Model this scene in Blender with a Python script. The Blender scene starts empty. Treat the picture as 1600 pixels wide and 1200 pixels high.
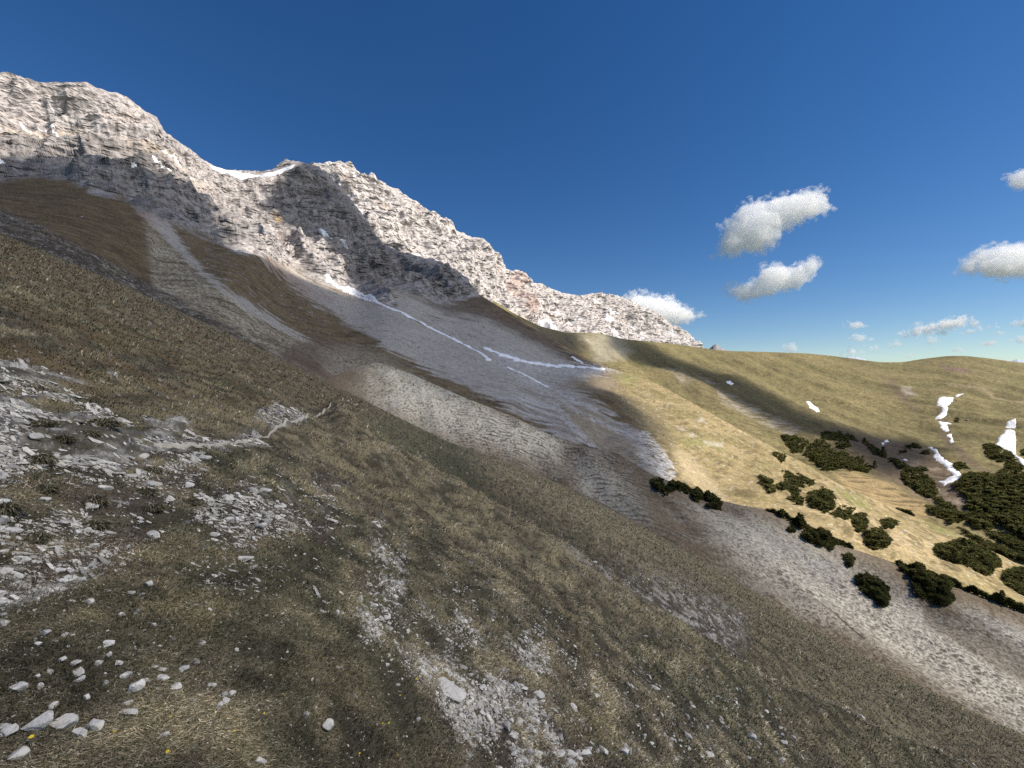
import bpy, math, random
import numpy as np

# ------------------------------------------------------------------ scene, camera, sky, sun, exposure
sc = bpy.context.scene
col = sc.collection
F, CU, CV = 640.0, 800.0, 600.0            # focal length and centre of a 1600 x 1200 frame
cam_d = bpy.data.cameras.new('camera')
cam_d.sensor_width = 36.0
cam_d.lens = 36.0 * F / 1600.0
cam_d.clip_start = 0.05
cam_d.clip_end = 120000.0
cam = bpy.data.objects.new('camera', cam_d)
cam.location = (0, 0, 0)
cam.rotation_euler = (math.radians(90), 0, 0)
col.objects.link(cam)
sc.camera = cam

SUN = np.array([0.93, -0.28, 0.0])
SUN /= np.linalg.norm(SUN)
SUN_EL = math.radians(48)
SUN = np.array([SUN[0] * math.cos(SUN_EL), SUN[1] * math.cos(SUN_EL), math.sin(SUN_EL)])
w = bpy.data.worlds.new('World')
sc.world = w
w.use_nodes = True
wn = w.node_tree
for n in list(wn.nodes):
    wn.nodes.remove(n)
sky = wn.nodes.new('ShaderNodeTexSky')
sky.sky_type = 'NISHITA'
sky.sun_disc = False
sky.sun_elevation = SUN_EL
sky.sun_rotation = math.atan2(SUN[0], SUN[1])
sky.altitude = 2600
sky.air_density = 1.25
sky.dust_density = 0.05
sky.ozone_density = 1.7
hs = wn.nodes.new('ShaderNodeHueSaturation')
hs.inputs['Saturation'].default_value = 1.33
hs.inputs['Hue'].default_value = 0.507
bg = wn.nodes.new('ShaderNodeBackground')
bg.inputs['Strength'].default_value = 0.069
wo = wn.nodes.new('ShaderNodeOutputWorld')
wn.links.new(sky.outputs[0], hs.inputs['Color'])
wn.links.new(hs.outputs[0], bg.inputs['Color'])
wn.links.new(bg.outputs[0], wo.inputs['Surface'])

sd = bpy.data.lights.new('sun', 'SUN')
sd.energy = 5.0
sd.angle = math.radians(0.5)
sd.color = (1.0, 0.925, 0.815)
so = bpy.data.objects.new('sun', sd)
col.objects.link(so)
import mathutils
so.rotation_euler = mathutils.Vector(SUN.tolist()).to_track_quat('Z', 'Y').to_euler()

sc.view_settings.view_transform = 'Standard'
sc.view_settings.look = 'None'
sc.view_settings.gamma = 1.0
sc.view_settings.exposure = 0.55
sc.cycles.volume_bounces = 24
sc.cycles.max_bounces = 26
sc.cycles.diffuse_bounces = 3
sc.cycles.glossy_bounces = 2
sc.cycles.transparent_max_bounces = 16
sc.cycles.use_denoising = False

rng = np.random.default_rng(7)
random.seed(7)

# ------------------------------------------------------------------ numeric helpers
_perm = np.random.default_rng(3).permutation(512).astype(np.int64)
_grad = np.random.default_rng(4).normal(size=(512, 3)).astype(np.float32)
_grad /= np.linalg.norm(_grad, axis=1)[:, None]


def pnoise(p):
    """gradient noise, about -1..1, for an (N,3) array"""
    p = p.astype(np.float32)
    i = np.floor(p).astype(np.int64)
    f = p - i
    t = f * f * f * (f * (f * 6 - 15) + 10)
    out = np.zeros(len(p), np.float32)
    for dx in (0, 1):
        wx = t[:, 0] if dx else 1 - t[:, 0]
        hx = _perm[(i[:, 0] + dx) & 511]
        for dy in (0, 1):
            wy = t[:, 1] if dy else 1 - t[:, 1]
            hy = _perm[(hx + i[:, 1] + dy) & 511]
            for dz in (0, 1):
                wz = t[:, 2] if dz else 1 - t[:, 2]
                g = _grad[_perm[(hy + i[:, 2] + dz) & 511]]
                d = g[:, 0] * (f[:, 0] - dx) + g[:, 1] * (f[:, 1] - dy) + g[:, 2] * (f[:, 2] - dz)
                out += wx * wy * wz * d
    return out * 1.6


def fbm(p, wl, octaves=4, gain=0.5, seed=0.0, ridged=False):
    s = np.zeros(len(p), np.float32)
    a, tot = 1.0, 0.0
    q = p / wl + seed
    for k in range(octaves):
        n = pnoise(q)
        if ridged:
            n = 1 - 2 * np.minimum(np.abs(n) * 2.0, 1.0)
        s += a * n
        tot += a
        a *= gain
        q = q * 2.03 + 17.3
    return s / tot


def tufts(x, y, cell, rmin, rmax, seed=0):
    """scattered clumps on the plan of the ground: 1 in a clump, 0 between"""
    gx, gy = x / cell + seed, y / cell - seed
    ix, iy = np.floor(gx).astype(np.int64), np.floor(gy).astype(np.int64)
    out = np.zeros(len(x), np.float32)
    for dx in (-1, 0, 1):
        for dy in (-1, 0, 1):
            h = _perm[(_perm[(ix + dx) & 511] + iy + dy) & 511]
            jx, jy, jr = _grad[h, 0] * 0.42 + 0.5, _grad[h, 1] * 0.42 + 0.5, _grad[(h + 77) & 511, 2] * 0.5 + 0.5
            d = np.hypot(gx - ix - dx - jx, gy - iy - dy - jy)
            rr = rmin + (rmax - rmin) * jr
            out = np.maximum(out, np.clip((rr - d) / 0.16 + 0.5, 0, 1))
    return out


def sstep(a, b, x):
    t = np.clip((x - a) / (b - a), 0, 1)
    return t * t * (3 - 2 * t)


def sdf_poly(u, v, poly):
    """signed distance in pixels, positive inside"""
    u = np.asarray(u, np.float32)
    v = np.asarray(v, np.float32)
    d2 = np.full(u.shape, 1e12, np.float32)
    inside = np.zeros(u.shape, bool)
    n = len(poly)
    for i in range(n):
        x0, y0 = poly[i]
        x1, y1 = poly[(i + 1) % n]
        ex, ey = x1 - x0, y1 - y0
        l2 = ex * ex + ey * ey + 1e-9
        t = np.clip(((u - x0) * ex + (v - y0) * ey) / l2, 0, 1)
        dx, dy = u - (x0 + t * ex), v - (y0 + t * ey)
        d2 = np.minimum(d2, dx * dx + dy * dy)
        c = (y0 > v) != (y1 > v)
        if y1 != y0:
            inside ^= c & (u < (v - y0) * ex / ey + x0)
    d = np.sqrt(d2)
    return np.where(inside, d, -d)


def curve(pts, smooth=0.0):
    px = np.array([p[0] for p in pts], float)
    py = np.array([p[1] for p in pts], float)

    def f(u):
        if smooth <= 0:
            return np.interp(u, px, py)
        acc = 0
        ks = np.linspace(-2, 2, 9)
        ws = np.exp(-ks ** 2 / 2)
        for k, wt in zip(ks, ws):
            acc = acc + wt * np.interp(u + k * smooth, px, py)
        return acc / ws.sum()
    return f


def tps(ctrl, lam=1e-3):
    """thin-plate log-depth through (u, v, depth) control points"""
    c = np.array(ctrl, float)
    x = (c[:, :2] - (800, 600)) / 400.0
    y = np.log(c[:, 2])
    n = len(c)
    r2 = ((x[:, None] - x[None]) ** 2).sum(-1)
    K = 0.5 * r2 * np.log(r2 + 1e-12)
    A = np.zeros((n + 3, n + 3))
    A[:n, :n] = K + lam * np.eye(n)
    A[:n, n] = 1
    A[:n, n + 1:] = x
    A[n, :n] = 1
    A[n + 1:, :n] = x.T
    s = np.linalg.solve(A, np.concatenate([y, [0, 0, 0]]))
    lo, hi = y.min() - 0.25, y.max() + 0.25

    def f(u, v):
        a, b = (u - 800) / 400.0, (v - 600) / 400.0
        o = s[n] + s[n + 1] * a + s[n + 2] * b
        for i in range(n):
            q = (a - x[i, 0]) ** 2 + (b - x[i, 1]) ** 2
            o = o + s[i] * 0.5 * q * np.log(q + 1e-12)
        return np.exp(np.clip(o, lo, hi))
    return f


def ray(u, v, d):
    return np.stack([(u - CU) / F * d, d, (CV - v) / F * d], -1)


def proj(p):
    return CU + F * p[..., 0] / p[..., 1], CV - F * p[..., 2] / p[..., 1]


# ------------------------------------------------------------------ blender helpers
def tag(o, label=None, cat=None, group=None, kind=None):
    if label:
        o['label'] = label
    if cat:
        o['category'] = cat
    if group:
        o['group'] = group
    if kind:
        o['kind'] = kind
    return o


def mesh_np(name, verts, tris=None, quads=None, colors=None, smooth=True):
    me = bpy.data.meshes.new(name)
    verts = np.asarray(verts, np.float32).reshape(-1, 3)
    parts, sizes = [], []
    if quads is not None and len(quads):
        parts.append(np.asarray(quads, np.int32).ravel())
        sizes.append(np.full(len(quads), 4, np.int32))
    if tris is not None and len(tris):
        parts.append(np.asarray(tris, np.int32).ravel())
        sizes.append(np.full(len(tris), 3, np.int32))
    loops = np.concatenate(parts)
    sz = np.concatenate(sizes)
    me.vertices.add(len(verts))
    me.vertices.foreach_set('co', verts.ravel())
    me.loops.add(len(loops))
    me.loops.foreach_set('vertex_index', loops)
    me.polygons.add(len(sz))
    st = np.concatenate([[0], np.cumsum(sz)[:-1]]).astype(np.int32)
    me.polygons.foreach_set('loop_start', st)
    me.polygons.foreach_set('loop_total', sz)
    me.polygons.foreach_set('use_smooth', np.full(len(sz), smooth, bool))
    if colors is not None:
        at = me.attributes.new('Col', 'FLOAT_COLOR', 'POINT')
        c = np.ones((len(verts), 4), np.float32)
        c[:, :3] = colors
        at.data.foreach_set('color', c.ravel())
    me.update(calc_edges=True)
    return me


def add(name, me, mat=None, parent=None):
    o = bpy.data.objects.new(name, me)
    col.objects.link(o)
    if mat and not me.materials:
        me.materials.append(mat)
    if parent:
        o.parent = parent
    return o


class NT:
    def __init__(self, name):
        self.m = bpy.data.materials.new(name)
        self.m.use_nodes = True
        self.t = self.m.node_tree
        for n in list(self.t.nodes):
            self.t.nodes.remove(n)
        self.out = self.n('ShaderNodeOutputMaterial')

    def n(self, typ, **kw):
        nd = self.t.nodes.new(typ)
        for k, v in kw.items():
            setattr(nd, k, v)
        return nd

    def l(self, a, b):
        self.t.links.new(a, b)


def surface_mat(name, layers, bump=(), rough=0.9, attr=True, base=(0.4, 0.4, 0.4), transl=0.0, beds=None, spec=0.15):
    """albedo from the point colours times procedural mottling; layers: (scale, detail, low, high)"""
    t = NT(name)
    bs = t.n('ShaderNodeBsdfPrincipled')
    bs.inputs['Roughness'].default_value = rough
    bs.inputs['Specular IOR Level'].default_value = spec
    geo = t.n('ShaderNodeNewGeometry')
    if attr:
        a = t.n('ShaderNodeAttribute', attribute_name='Col')
        c = a.outputs['Color']
    else:
        a = t.n('ShaderNodeRGB')
        a.outputs[0].default_value = (*base, 1)
        c = a.outputs[0]
    for (scale, det, lo, hi) in layers:
        nz = t.n('ShaderNodeTexNoise')
        nz.inputs['Scale'].default_value = scale
        nz.inputs['Detail'].default_value = det
        nz.inputs['Roughness'].default_value = 0.65
        t.l(geo.outputs['Position'], nz.inputs['Vector'])
        mr = t.n('ShaderNodeMapRange')
        mr.inputs['From Min'].default_value = 0.3
        mr.inputs['From Max'].default_value = 0.7
        mr.inputs['To Min'].default_value = lo
        mr.inputs['To Max'].default_value = hi
        t.l(nz.outputs['Fac'], mr.inputs['Value'])
        vm = t.n('ShaderNodeVectorMath', operation='SCALE')
        t.l(c, vm.inputs[0])
        t.l(mr.outputs[0], vm.inputs['Scale'])
        c = vm.outputs[0]
    t.l(c, bs.inputs['Base Color'])
    nrm = None
    if beds:
        mp = t.n('ShaderNodeMapping')
        mp.inputs['Rotation'].default_value = (0.15, 0.55, 0.35)
        mp.inputs['Scale'].default_value = (0.4, 1.0, 1.8)
        t.l(geo.outputs['Position'], mp.inputs['Vector'])
        for (scale, strength, distb) in beds:
            nz = t.n('ShaderNodeTexNoise', noise_type='RIDGED_MULTIFRACTAL')
            nz.inputs['Scale'].default_value = scale
            nz.inputs['Detail'].default_value = 5
            nz.inputs['Roughness'].default_value = 0.55
            t.l(mp.outputs[0], nz.inputs['Vector'])
            bp = t.n('ShaderNodeBump')
            bp.inputs['Strength'].default_value = strength
            bp.inputs['Distance'].default_value = distb
            t.l(nz.outputs['Fac'], bp.inputs['Height'])
            if nrm is not None:
                t.l(nrm, bp.inputs['Normal'])
            nrm = bp.outputs[0]
    for (scale, det, strength, dist) in bump:
        nz = t.n('ShaderNodeTexNoise')
        nz.inputs['Scale'].default_value = scale
        nz.inputs['Detail'].default_value = det
        nz.inputs['Roughness'].default_value = 0.6
        t.l(geo.outputs['Position'], nz.inputs['Vector'])
        bp = t.n('ShaderNodeBump')
        bp.inputs['Strength'].default_value = strength
        bp.inputs['Distance'].default_value = dist
        t.l(nz.outputs['Fac'], bp.inputs['Height'])
        if nrm is not None:
            t.l(nrm, bp.inputs['Normal'])
        nrm = bp.outputs[0]
    if nrm is not None:
        t.l(nrm, bs.inputs['Normal'])
    if transl > 0:
        tr = t.n('ShaderNodeBsdfTranslucent')
        t.l(c, tr.inputs['Color'])
        mx = t.n('ShaderNodeMixShader')
        mx.inputs[0].default_value = transl
        t.l(bs.outputs[0], mx.inputs[1])
        t.l(tr.outputs[0], mx.inputs[2])
        t.l(mx.outputs[0], t.out.inputs['Surface'])
    else:
        t.l(bs.outputs[0], t.out.inputs['Surface'])
    return t.m


class Sheet:
    """a piece of terrain; (u, v) name its points, pos holds where they are in the world"""

    def __init__(self, u0, u1, du, nv, top, bot, depth, power=1.0):
        self.u = np.arange(u0, u1 + du, du)
        self.du, self.u0, self.nv = du, u0, nv
        self.nu = len(self.u)
        self.top = top(self.u)
        self.bot = bot(self.u)
        self.power = power
        t = np.linspace(0, 1, nv) ** power
        self.U = np.repeat(self.u[:, None], nv, 1)
        self.V = self.top[:, None] + t[None] * (self.bot - self.top)[:, None]
        self.D = depth(self.U, self.V)
        self.pos = ray(self.U, self.V, self.D)
        self.T = np.repeat(t[None], self.nu, 0)

    def flat(self):
        return self.U.ravel(), self.V.ravel(), self.pos.reshape(-1, 3)

    def at(self, u, v):
        u = np.asarray(u, float)
        v = np.asarray(v, float)
        fi = np.clip((u - self.u0) / self.du, 0, self.nu - 1.001)
        i = fi.astype(int)
        a = fi - i
        tp = self.top[i] * (1 - a) + self.top[i + 1] * a
        bt = self.bot[i] * (1 - a) + self.bot[i + 1] * a
        t = np.clip((v - tp) / (bt - tp), 0, 0.9999) ** (1 / self.power)
        fj = t * (self.nv - 1)
        j = np.minimum(fj.astype(int), self.nv - 2)
        b = fj - j
        a, b = a[..., None], b[..., None]
        p = self.pos
        return ((p[i, j] * (1 - b) + p[i, j + 1] * b) * (1 - a) + (p[i + 1, j] * (1 - b) + p[i + 1, j + 1] * b) * a)

    def seen(self, u, v):
        """ground points showing near (u, v) once the relief has moved them, the patch kept whole"""
        lu, lv = np.array(u, float), np.array(v, float)
        for _ in range(6):
            pu, pv = proj(self.at(lu, lv))
            lu = lu + 0.7 * np.clip(np.median(u - pu), -25, 25)
            lv = lv + 0.7 * np.clip(np.median(v - pv), -25, 25)
        return self.at(lu, lv)

    def build(self, name, mat, colors, back=((6, 1.5), (20, 7), (60, 30), (160, 110))):
        """mesh with a far side that rolls over behind the crest"""
        nu, nv = self.nu, self.nv
        crest = self.pos[:, 0]
        rows, crow = [], []
        hd = crest[:, :2] / np.linalg.norm(crest[:, :2], axis=1)[:, None]
        c0 = colors.reshape(nu, nv, 3)
        for (s, dz) in back[::-1]:
            q = crest.copy()
            q[:, :2] += hd * s
            q[:, 2] += -dz + np.minimum(0, crest[:, 2] / np.maximum(crest[:, 1], 1) * s)
            rows.append(q)
            crow.append(c0[:, 0])
        P = np.concatenate([np.stack(rows, 1), self.pos], 1)
        C = np.concatenate([np.stack(crow, 1), c0], 1)
        m = P.shape[1]
        idx = np.arange(nu * m).reshape(nu, m)
        q = np.stack([idx[:-1, :-1], idx[:-1, 1:], idx[1:, 1:], idx[1:, :-1]], -1).reshape(-1, 4)
        me = mesh_np(name, P.reshape(-1, 3), quads=q, colors=C.reshape(-1, 3))
        return add(name, me, mat)


def mix(c, newc, m):
    return c * (1 - m[:, None]) + np.asarray(newc, np.float32) * m[:, None]


def zone(u, v, poly, feather=4.0, grow=0.0):
    return sstep(-feather, feather, sdf_poly(u, v, poly) + grow)


# ------------------------------------------------------------------ terrain: the near slope
A_SIL = curve([(-200, 272), (-100, 318), (0, 363), (100, 405), (230, 463), (320, 505), (400, 541), (480, 583), (560, 621), (640, 661),
               (700, 690), (775, 716), (850, 745), (925, 778), (1000, 815), (1100, 871), (1180, 915), (1260, 960), (1330, 996), (1400, 1030),
               (1500, 1074), (1600, 1115), (1720, 1160), (1850, 1215)], 10)


def depth_A(u, v):
    w_ = np.clip((u - 420) / 1180, 0, 1.2)
    h = 1.62 * (1 + 1.9 * w_ ** 1.4)
    ds = np.interp(u, [-100, 300, 560, 1000, 1700], [125, 95, 75, 85, 95])
    q = (v - A_SIL(u)) / F + 1.62 / ds
    return np.minimum(h / np.maximum(q, 1e-4), ds * 1.0 * h / 1.62)


A = Sheet(-150, 1750, 1.6, 640, A_SIL, lambda u: np.full_like(u, 1330.0), depth_A, 1.15)
u, v, p = A.flat()
dist = p[:, 1]
GULLY = [(585, 655), (640, 690), (700, 718), (770, 760), (850, 805), (930, 855), (1010, 910), (1080, 955), (1150, 1000), (1215, 1042),
         (1300, 1085), (1420, 1135), (1520, 1178), (1620, 1225)]


def dist_line(u, v, pts):
    d2 = np.full(u.shape, 1e9, np.float32)
    s = np.zeros(u.shape, np.float32)
    for (x0, y0), (x1, y1) in zip(pts[:-1], pts[1:]):
        ex, ey = x1 - x0, y1 - y0
        t = np.clip(((u - x0) * ex + (v - y0) * ey) / (ex * ex + ey * ey), 0, 1)
        dx, dy = u - (x0 + t * ex), v - (y0 + t * ey)
        q = dx * dx + dy * dy
        m = q < d2
        d2 = np.where(m, q, d2)
        s = np.where(m, np.sign(ex * dy - ey * dx), s)
    return np.sqrt(d2), s


gd, gs = dist_line(u, v, GULLY)
fade = sstep(0.0, 0.06, A.T.ravel())
gdm = gd / F * dist
dz = -1.5 * np.exp(-(gd / 24.0) ** 2) * np.clip(dist / 22, 0.1, 1.2) * fade
dz += 0.8 * np.exp(-((gd - 46) / 26.0) ** 2) * (gs > 0) * np.clip(dist / 20, 0.1, 1.0) * fade
dz += -0.6 * np.exp(-(gd / 4.0) ** 2) * sstep(1150, 1220, u) * fade
near = np.clip(dist / 6.0, 0.25, 1.0)
dz += fbm(p, 7.0, 2, seed=1.3) * 0.30 * near * fade
dz += fbm(p, 1.6, 3, seed=5.1) * 0.11 * near * (0.3 + 0.7 * fade)
tuss = fbm(p * np.array([1, 1, 1.6]), 0.42, 3, seed=9.2)
dz += tuss * 0.085 * np.clip(dist / 6, 0.5, 1.6)
tuss2 = fbm(p * np.array([1, 1, 1.4]), 1.1, 2, seed=9.9)
dz += np.clip(fbm(p * np.array([1, 1, 1.3]), 0.62, 3, 0.6, seed=9.7), -0.3, 0.5) * 0.20 * np.clip((dist - 6) / 12, 0, 1) * fade
dz += np.clip(fbm(p, 0.13, 2, seed=2.2), -1, 1) * 0.012
# ledges of bedrock on the left
wu = u + 14 * fbm(p, 0.9, 3, seed=31.0) * 6 / np.maximum(dist, 3) * 4
wv = v + 10 * fbm(p, 0.9, 3, seed=41.0) * 6 / np.maximum(dist, 3) * 4
OUT1 = [(-160, 545), (0, 566), (60, 572), (130, 592), (150, 628), (205, 646), (290, 655), (340, 684), (410, 676), (412, 688), (335, 704), (300, 730),
        (215, 735), (100, 720), (0, 740), (-160, 760)]
OUT2 = [(398, 655), (425, 640), (465, 646), (482, 656), (470, 668), (425, 668)]
RUB1 = [(-160, 690), (60, 690), (220, 700), (330, 705), (300, 760), (255, 800), (240, 850), (150, 910), (60, 950), (-160, 1010)]
RUB2 = [(310, 772), (370, 760), (430, 752), (468, 790), (450, 835), (380, 848), (312, 830)]
STR1 = [(575, 862), (622, 858), (628, 905), (606, 960), (598, 1012), (555, 1010), (570, 950)]
STR2 = [(630, 1005), (690, 1020), (720, 1045), (790, 1062), (835, 1090), (880, 1140), (960, 1205), (1000, 1290), (830, 1290), (760, 1190), (705, 1120), (655, 1060)]
STR4 = [(690, 925), (730, 945), (765, 985), (748, 1002), (700, 962)]
STR5 = [(585, 800), (610, 830), (606, 862), (584, 850)]
STR3 = [(815, 995), (850, 1002), (858, 1060), (828, 1066)]
RUB3 = [(492, 740), (522, 738), (530, 790), (560, 820), (480, 850), (440, 830), (480, 790)]
PALE = [(885, 838), (960, 868), (1080, 915), (1165, 965), (1150, 992), (1020, 962), (930, 912), (880, 870)]
RUB4 = [(690, 930), (780, 990), (760, 1040), (690, 1020), (620, 960)]
z_out = np.maximum(zone(wu, wv, OUT1, 9), zone(wu, wv, OUT2, 4))
z_rub = np.maximum.reduce([zone(wu, wv, RUB1, 16) * 0.85, zone(wu, wv, RUB2, 12) * 0.95, zone(wu, wv, RUB3, 10) * 0.8, zone(wu, wv, RUB4, 24) * 0.45])
z_str = np.maximum.reduce([zone(wu, wv, STR1, 9) * 0.8, zone(wu, wv, STR2, 14, -8), zone(wu, wv, STR3, 8) * 0.9, zone(wu, wv, STR4, 9) * 0.7, zone(wu, wv, STR5, 8) * 0.6])
strat_p = p @ np.array([[0.25, 0, 0], [0, 0.25, 0], [0.4, 0.2, 1.4]], float)
ledge = fbm(strat_p, 0.30, 4, 0.6, seed=61.0, ridged=True)
big = fbm(p * np.array([0.5, 0.5, 1.4]), 0.9, 3, seed=66.0)
rockm = np.clip(z_out * sstep(-0.45, 0.05, big + 0.35 * ledge) + z_rub * sstep(0.0, 0.35, big + 0.25 * ledge), 0, 1)
dz += rockm * (0.05 * ledge + 0.05 * np.floor(big * 5) / 5.0)
A.pos[..., 2] += dz.reshape(A.pos.shape[:2])
u, v, p = A.flat()

STRAW, OLIVE, BROWN, MOSS, SOIL = (0.27, 0.225, 0.14), (0.098, 0.098, 0.050), (0.112, 0.084, 0.058), (0.058, 0.062, 0.034), (0.088, 0.066, 0.055)
n1 = fbm(p, 3.2, 4, seed=71.0)
n2 = fbm(p, 0.6, 3, seed=72.0)
n3 = fbm(p * np.array([1.0, 1.0, 0.5]), 11.0, 3, seed=73.0)
down = p @ np.array([[0.30, 0, 0], [0, 1.0, 0], [0.0, 0.0, 0.30]], float)
streak = fbm(down, 0.8, 3, seed=74.0)
cA = np.tile(np.array((0.140, 0.118, 0.076), np.float32), (len(u), 1))
cA = mix(cA, OLIVE, sstep(0.0, 0.4, n1) * 0.5)
cA = mix(cA, BROWN, sstep(0.0, 0.4, -n1 + 0.4 * n2) * 0.5)
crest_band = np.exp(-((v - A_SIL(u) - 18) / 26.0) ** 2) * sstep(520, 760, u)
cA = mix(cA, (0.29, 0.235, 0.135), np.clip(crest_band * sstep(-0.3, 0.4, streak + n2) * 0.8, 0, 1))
cA = mix(cA, STRAW, sstep(0.05, 0.5, n3 + 0.6 * streak) * 0.65)
tuss3 = fbm(p * np.array([1, 1, 1.3]), 0.62, 3, 0.6, seed=9.7)
cA = mix(cA, (0.27, 0.22, 0.13), sstep(0.0, 0.25, tuss3) * 0.6)
cA = mix(cA, (0.040, 0.037, 0.024), sstep(0.02, 0.25, -tuss3) * 0.7)
cA = mix(cA, (0.13, 0.092, 0.05), sstep(-60, 60, 640 - v) * (u < 620) * sstep(-0.2, 0.3, streak) * 0.75)
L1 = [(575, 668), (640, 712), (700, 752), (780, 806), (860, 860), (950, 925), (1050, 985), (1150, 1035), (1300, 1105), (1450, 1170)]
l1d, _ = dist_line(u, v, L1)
cA = mix(cA, (0.30, 0.25, 0.15), np.exp(-((l1d + 6 * n2) / 20.0) ** 2) * sstep(-0.35, 0.3, streak + n2) * 0.8)  # straw grass, brightened further as light painted along the fold's crest
gully_shade = np.exp(-((gd - 4) / 17.0) ** 2) * sstep(620, 720, u) * sstep(1250, 1120, u)
cA = mix(cA, (0.060, 0.052, 0.036), gully_shade * 0.8)  # gully shade painted into the ground colour to bring out the fold
A.dark = gully_shade.reshape(A.U.shape)
A.straw = (np.exp(-((l1d + 5 * n2) / 15.0) ** 2) * sstep(-0.4, 0.2, streak + n2) * 0.8 + np.clip(crest_band * sstep(-0.4, 0.2, streak + n2), 0, 1) * 0.6).reshape(A.U.shape)  # straw tint plus painted crest light, handed on to the blades
moss = zone(wu, wv, [(565, 640), (640, 655), (735, 705), (760, 745), (690, 740), (600, 700)], 18)
cA = mix(cA, MOSS, moss * 0.5)
cA = mix(cA, SOIL, np.clip(z_rub + z_str, 0, 1) * sstep(-0.3, 0.2, n2) * 0.8)
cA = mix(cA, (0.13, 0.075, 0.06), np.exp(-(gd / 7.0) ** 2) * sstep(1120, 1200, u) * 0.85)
cA = mix(cA, MOSS, sstep(0.2, 0.5, -tuss) * 0.35)
LIME = np.array((0.46, 0.43, 0.38), np.float32)
spk = fbm(p, 0.16, 2, seed=81.0)
spk2 = fbm(p, 0.06, 2, seed=82.0)
pale = zone(wu, wv, PALE, 20)
m = rockm * sstep(-0.35, 0.1, ledge + 0.25 * spk)
crack = fbm(strat_p * np.array([0.7, 0.7, 1.0]), 0.16, 3, 0.6, seed=85.0, ridged=True)
rc = LIME * (0.74 + 0.5 * np.clip(big + 0.8 * spk, -1, 1))[:, None]
rc = mix(rc, (0.085, 0.08, 0.07), sstep(0.05, -0.3, crack) * 0.85)
rc = mix(rc, (0.10, 0.092, 0.08), sstep(0.05, 0.25, fbm(p, 0.11, 3, 0.6, seed=88.0)) * 0.75)
rc = mix(rc, (0.10, 0.092, 0.08), sstep(0.0, 0.5, -ledge) * 0.85)
rc = mix(rc, (0.085, 0.072, 0.052), sstep(-0.08, 0.2, fbm(p, 0.7, 4, 0.6, seed=86.0)) * 0.85)
cA = cA * (1 - m[:, None]) + rc * m[:, None]
spk3 = fbm(p, 0.035, 2, seed=87.0)
m = z_str * sstep(0.12, 0.30, 0.5 * spk + 0.7 * spk2 + 0.8 * spk3 + 0.1 * z_str + 0.8 * fbm(p, 0.7, 3, 0.6, seed=205.0) - 0.10)
cA = mix(cA, (0.46, 0.42, 0.35), np.clip(m, 0, 1))
m = pale * sstep(0.0, 0.25, fbm(p, 0.5, 3, seed=83.0)) * 0.85
cA = mix(cA, (0.10, 0.082, 0.07), pale * 0.6)
cA = mix(cA, (0.42, 0.385, 0.34), m)
m = np.exp(-(gd / 6.0) ** 2) * sstep(1180, 1240, u) * sstep(0.15, 0.3, spk)
cA = mix(cA, (0.42, 0.39, 0.36), m)
m_near = sstep(-0.1, 0.3, fbm(p, 4.0, 2, seed=84.0)) * sstep(0.42, 0.55, spk + 0.4 * spk2) * sstep(1250, 950, u)
cA = mix(cA, (0.42, 0.40, 0.37), m_near * 0.8)
gclump = sstep(-0.12, 0.14, fbm(p, 0.7, 3, 0.6, seed=205.0))
A.grassw = np.clip(1 - 0.6 * pale - 0.95 * rockm - 0.9 * z_str * gclump - 0.35 * z_rub * gclump, 0.0, 1).reshape(A.U.shape)
A.cA = cA

mat_near = surface_mat('alpine_turf', [(9.0, 6, 0.72, 1.28), (60.0, 4, 0.75, 1.25)], [(25.0, 5, 0.6, 0.03), (140.0, 3, 0.5, 0.006)], 0.95)
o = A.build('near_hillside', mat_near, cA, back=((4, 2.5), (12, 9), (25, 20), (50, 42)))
tag(o, kind='structure')

# ------------------------------------------------------------------ terrain: the pale rib beyond the near slope
B_TOP = curve([(430, 622), (470, 604), (510, 592), (540, 581), (566, 571), (590, 566), (640, 583), (720, 619), (800, 650), (880, 689), (960, 706), (1020, 742),
               (1060, 757), (1100, 776), (1160, 790), (1200, 797), (1260, 824), (1330, 857), (1400, 880), (1500, 919), (1600, 958), (1720, 1005), (1850, 1060)], 4)
fB = tps([(430, 640, 135), (430, 610, 142), (510, 594, 168), (545, 581, 184), (560, 590, 186), (590, 566, 200), (700, 612, 190), (800, 652, 174), (880, 690, 160), (960, 707, 155), (1100, 778, 140), (1200, 798, 132),
          (1330, 858, 118), (1400, 880, 112), (1600, 958, 98), (1720, 1005, 92), (620, 640, 172), (700, 680, 154), (800, 715, 140), (900, 760, 130), (1000, 800, 118),
          (1100, 850, 108), (1250, 930, 96), (1400, 1000, 86), (1600, 1080, 75), (1720, 1130, 70), (900, 830, 110), (1100, 930, 92), (1300, 1030, 78), (1600, 1180, 60)], 1e-2)
B = Sheet(440, 1740, 1.3, 300, B_TOP, lambda u: np.maximum(A_SIL(u) + 60, B_TOP(u) + 20), fB)
u, v, p = B.flat()
fade = sstep(0, 0.08, B.T.ravel())
fold = p @ np.array([[0.95, 0.10, 0], [0.30, -0.22, 0], [0, 0, 0.1]], float)
dz = fbm(p, 22, 3, seed=3.0) * 1.4 * fade + fbm(fold, 13, 3, 0.45, seed=6.0) * 2.6 * fade * np.clip(p[:, 1] / 130, 0.5, 1.2) + fbm(p, 5, 3, seed=4.0) * 0.35 * fade
fw = sstep(95, 150, p[:, 1])
wob = 0.35 * fbm(p, 0.8, 2, seed=99.0)
t_far = tufts(p[:, 0] + wob, p[:, 1] * 0.75 + wob, 0.98, 0.14, 0.44, 3)
t_near = tufts(p[:, 0] * 0.62 + 0.30 * p[:, 1] + wob, p[:, 1] * 0.95 + wob, 0.66, 0.18, 0.56, 7)
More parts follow.
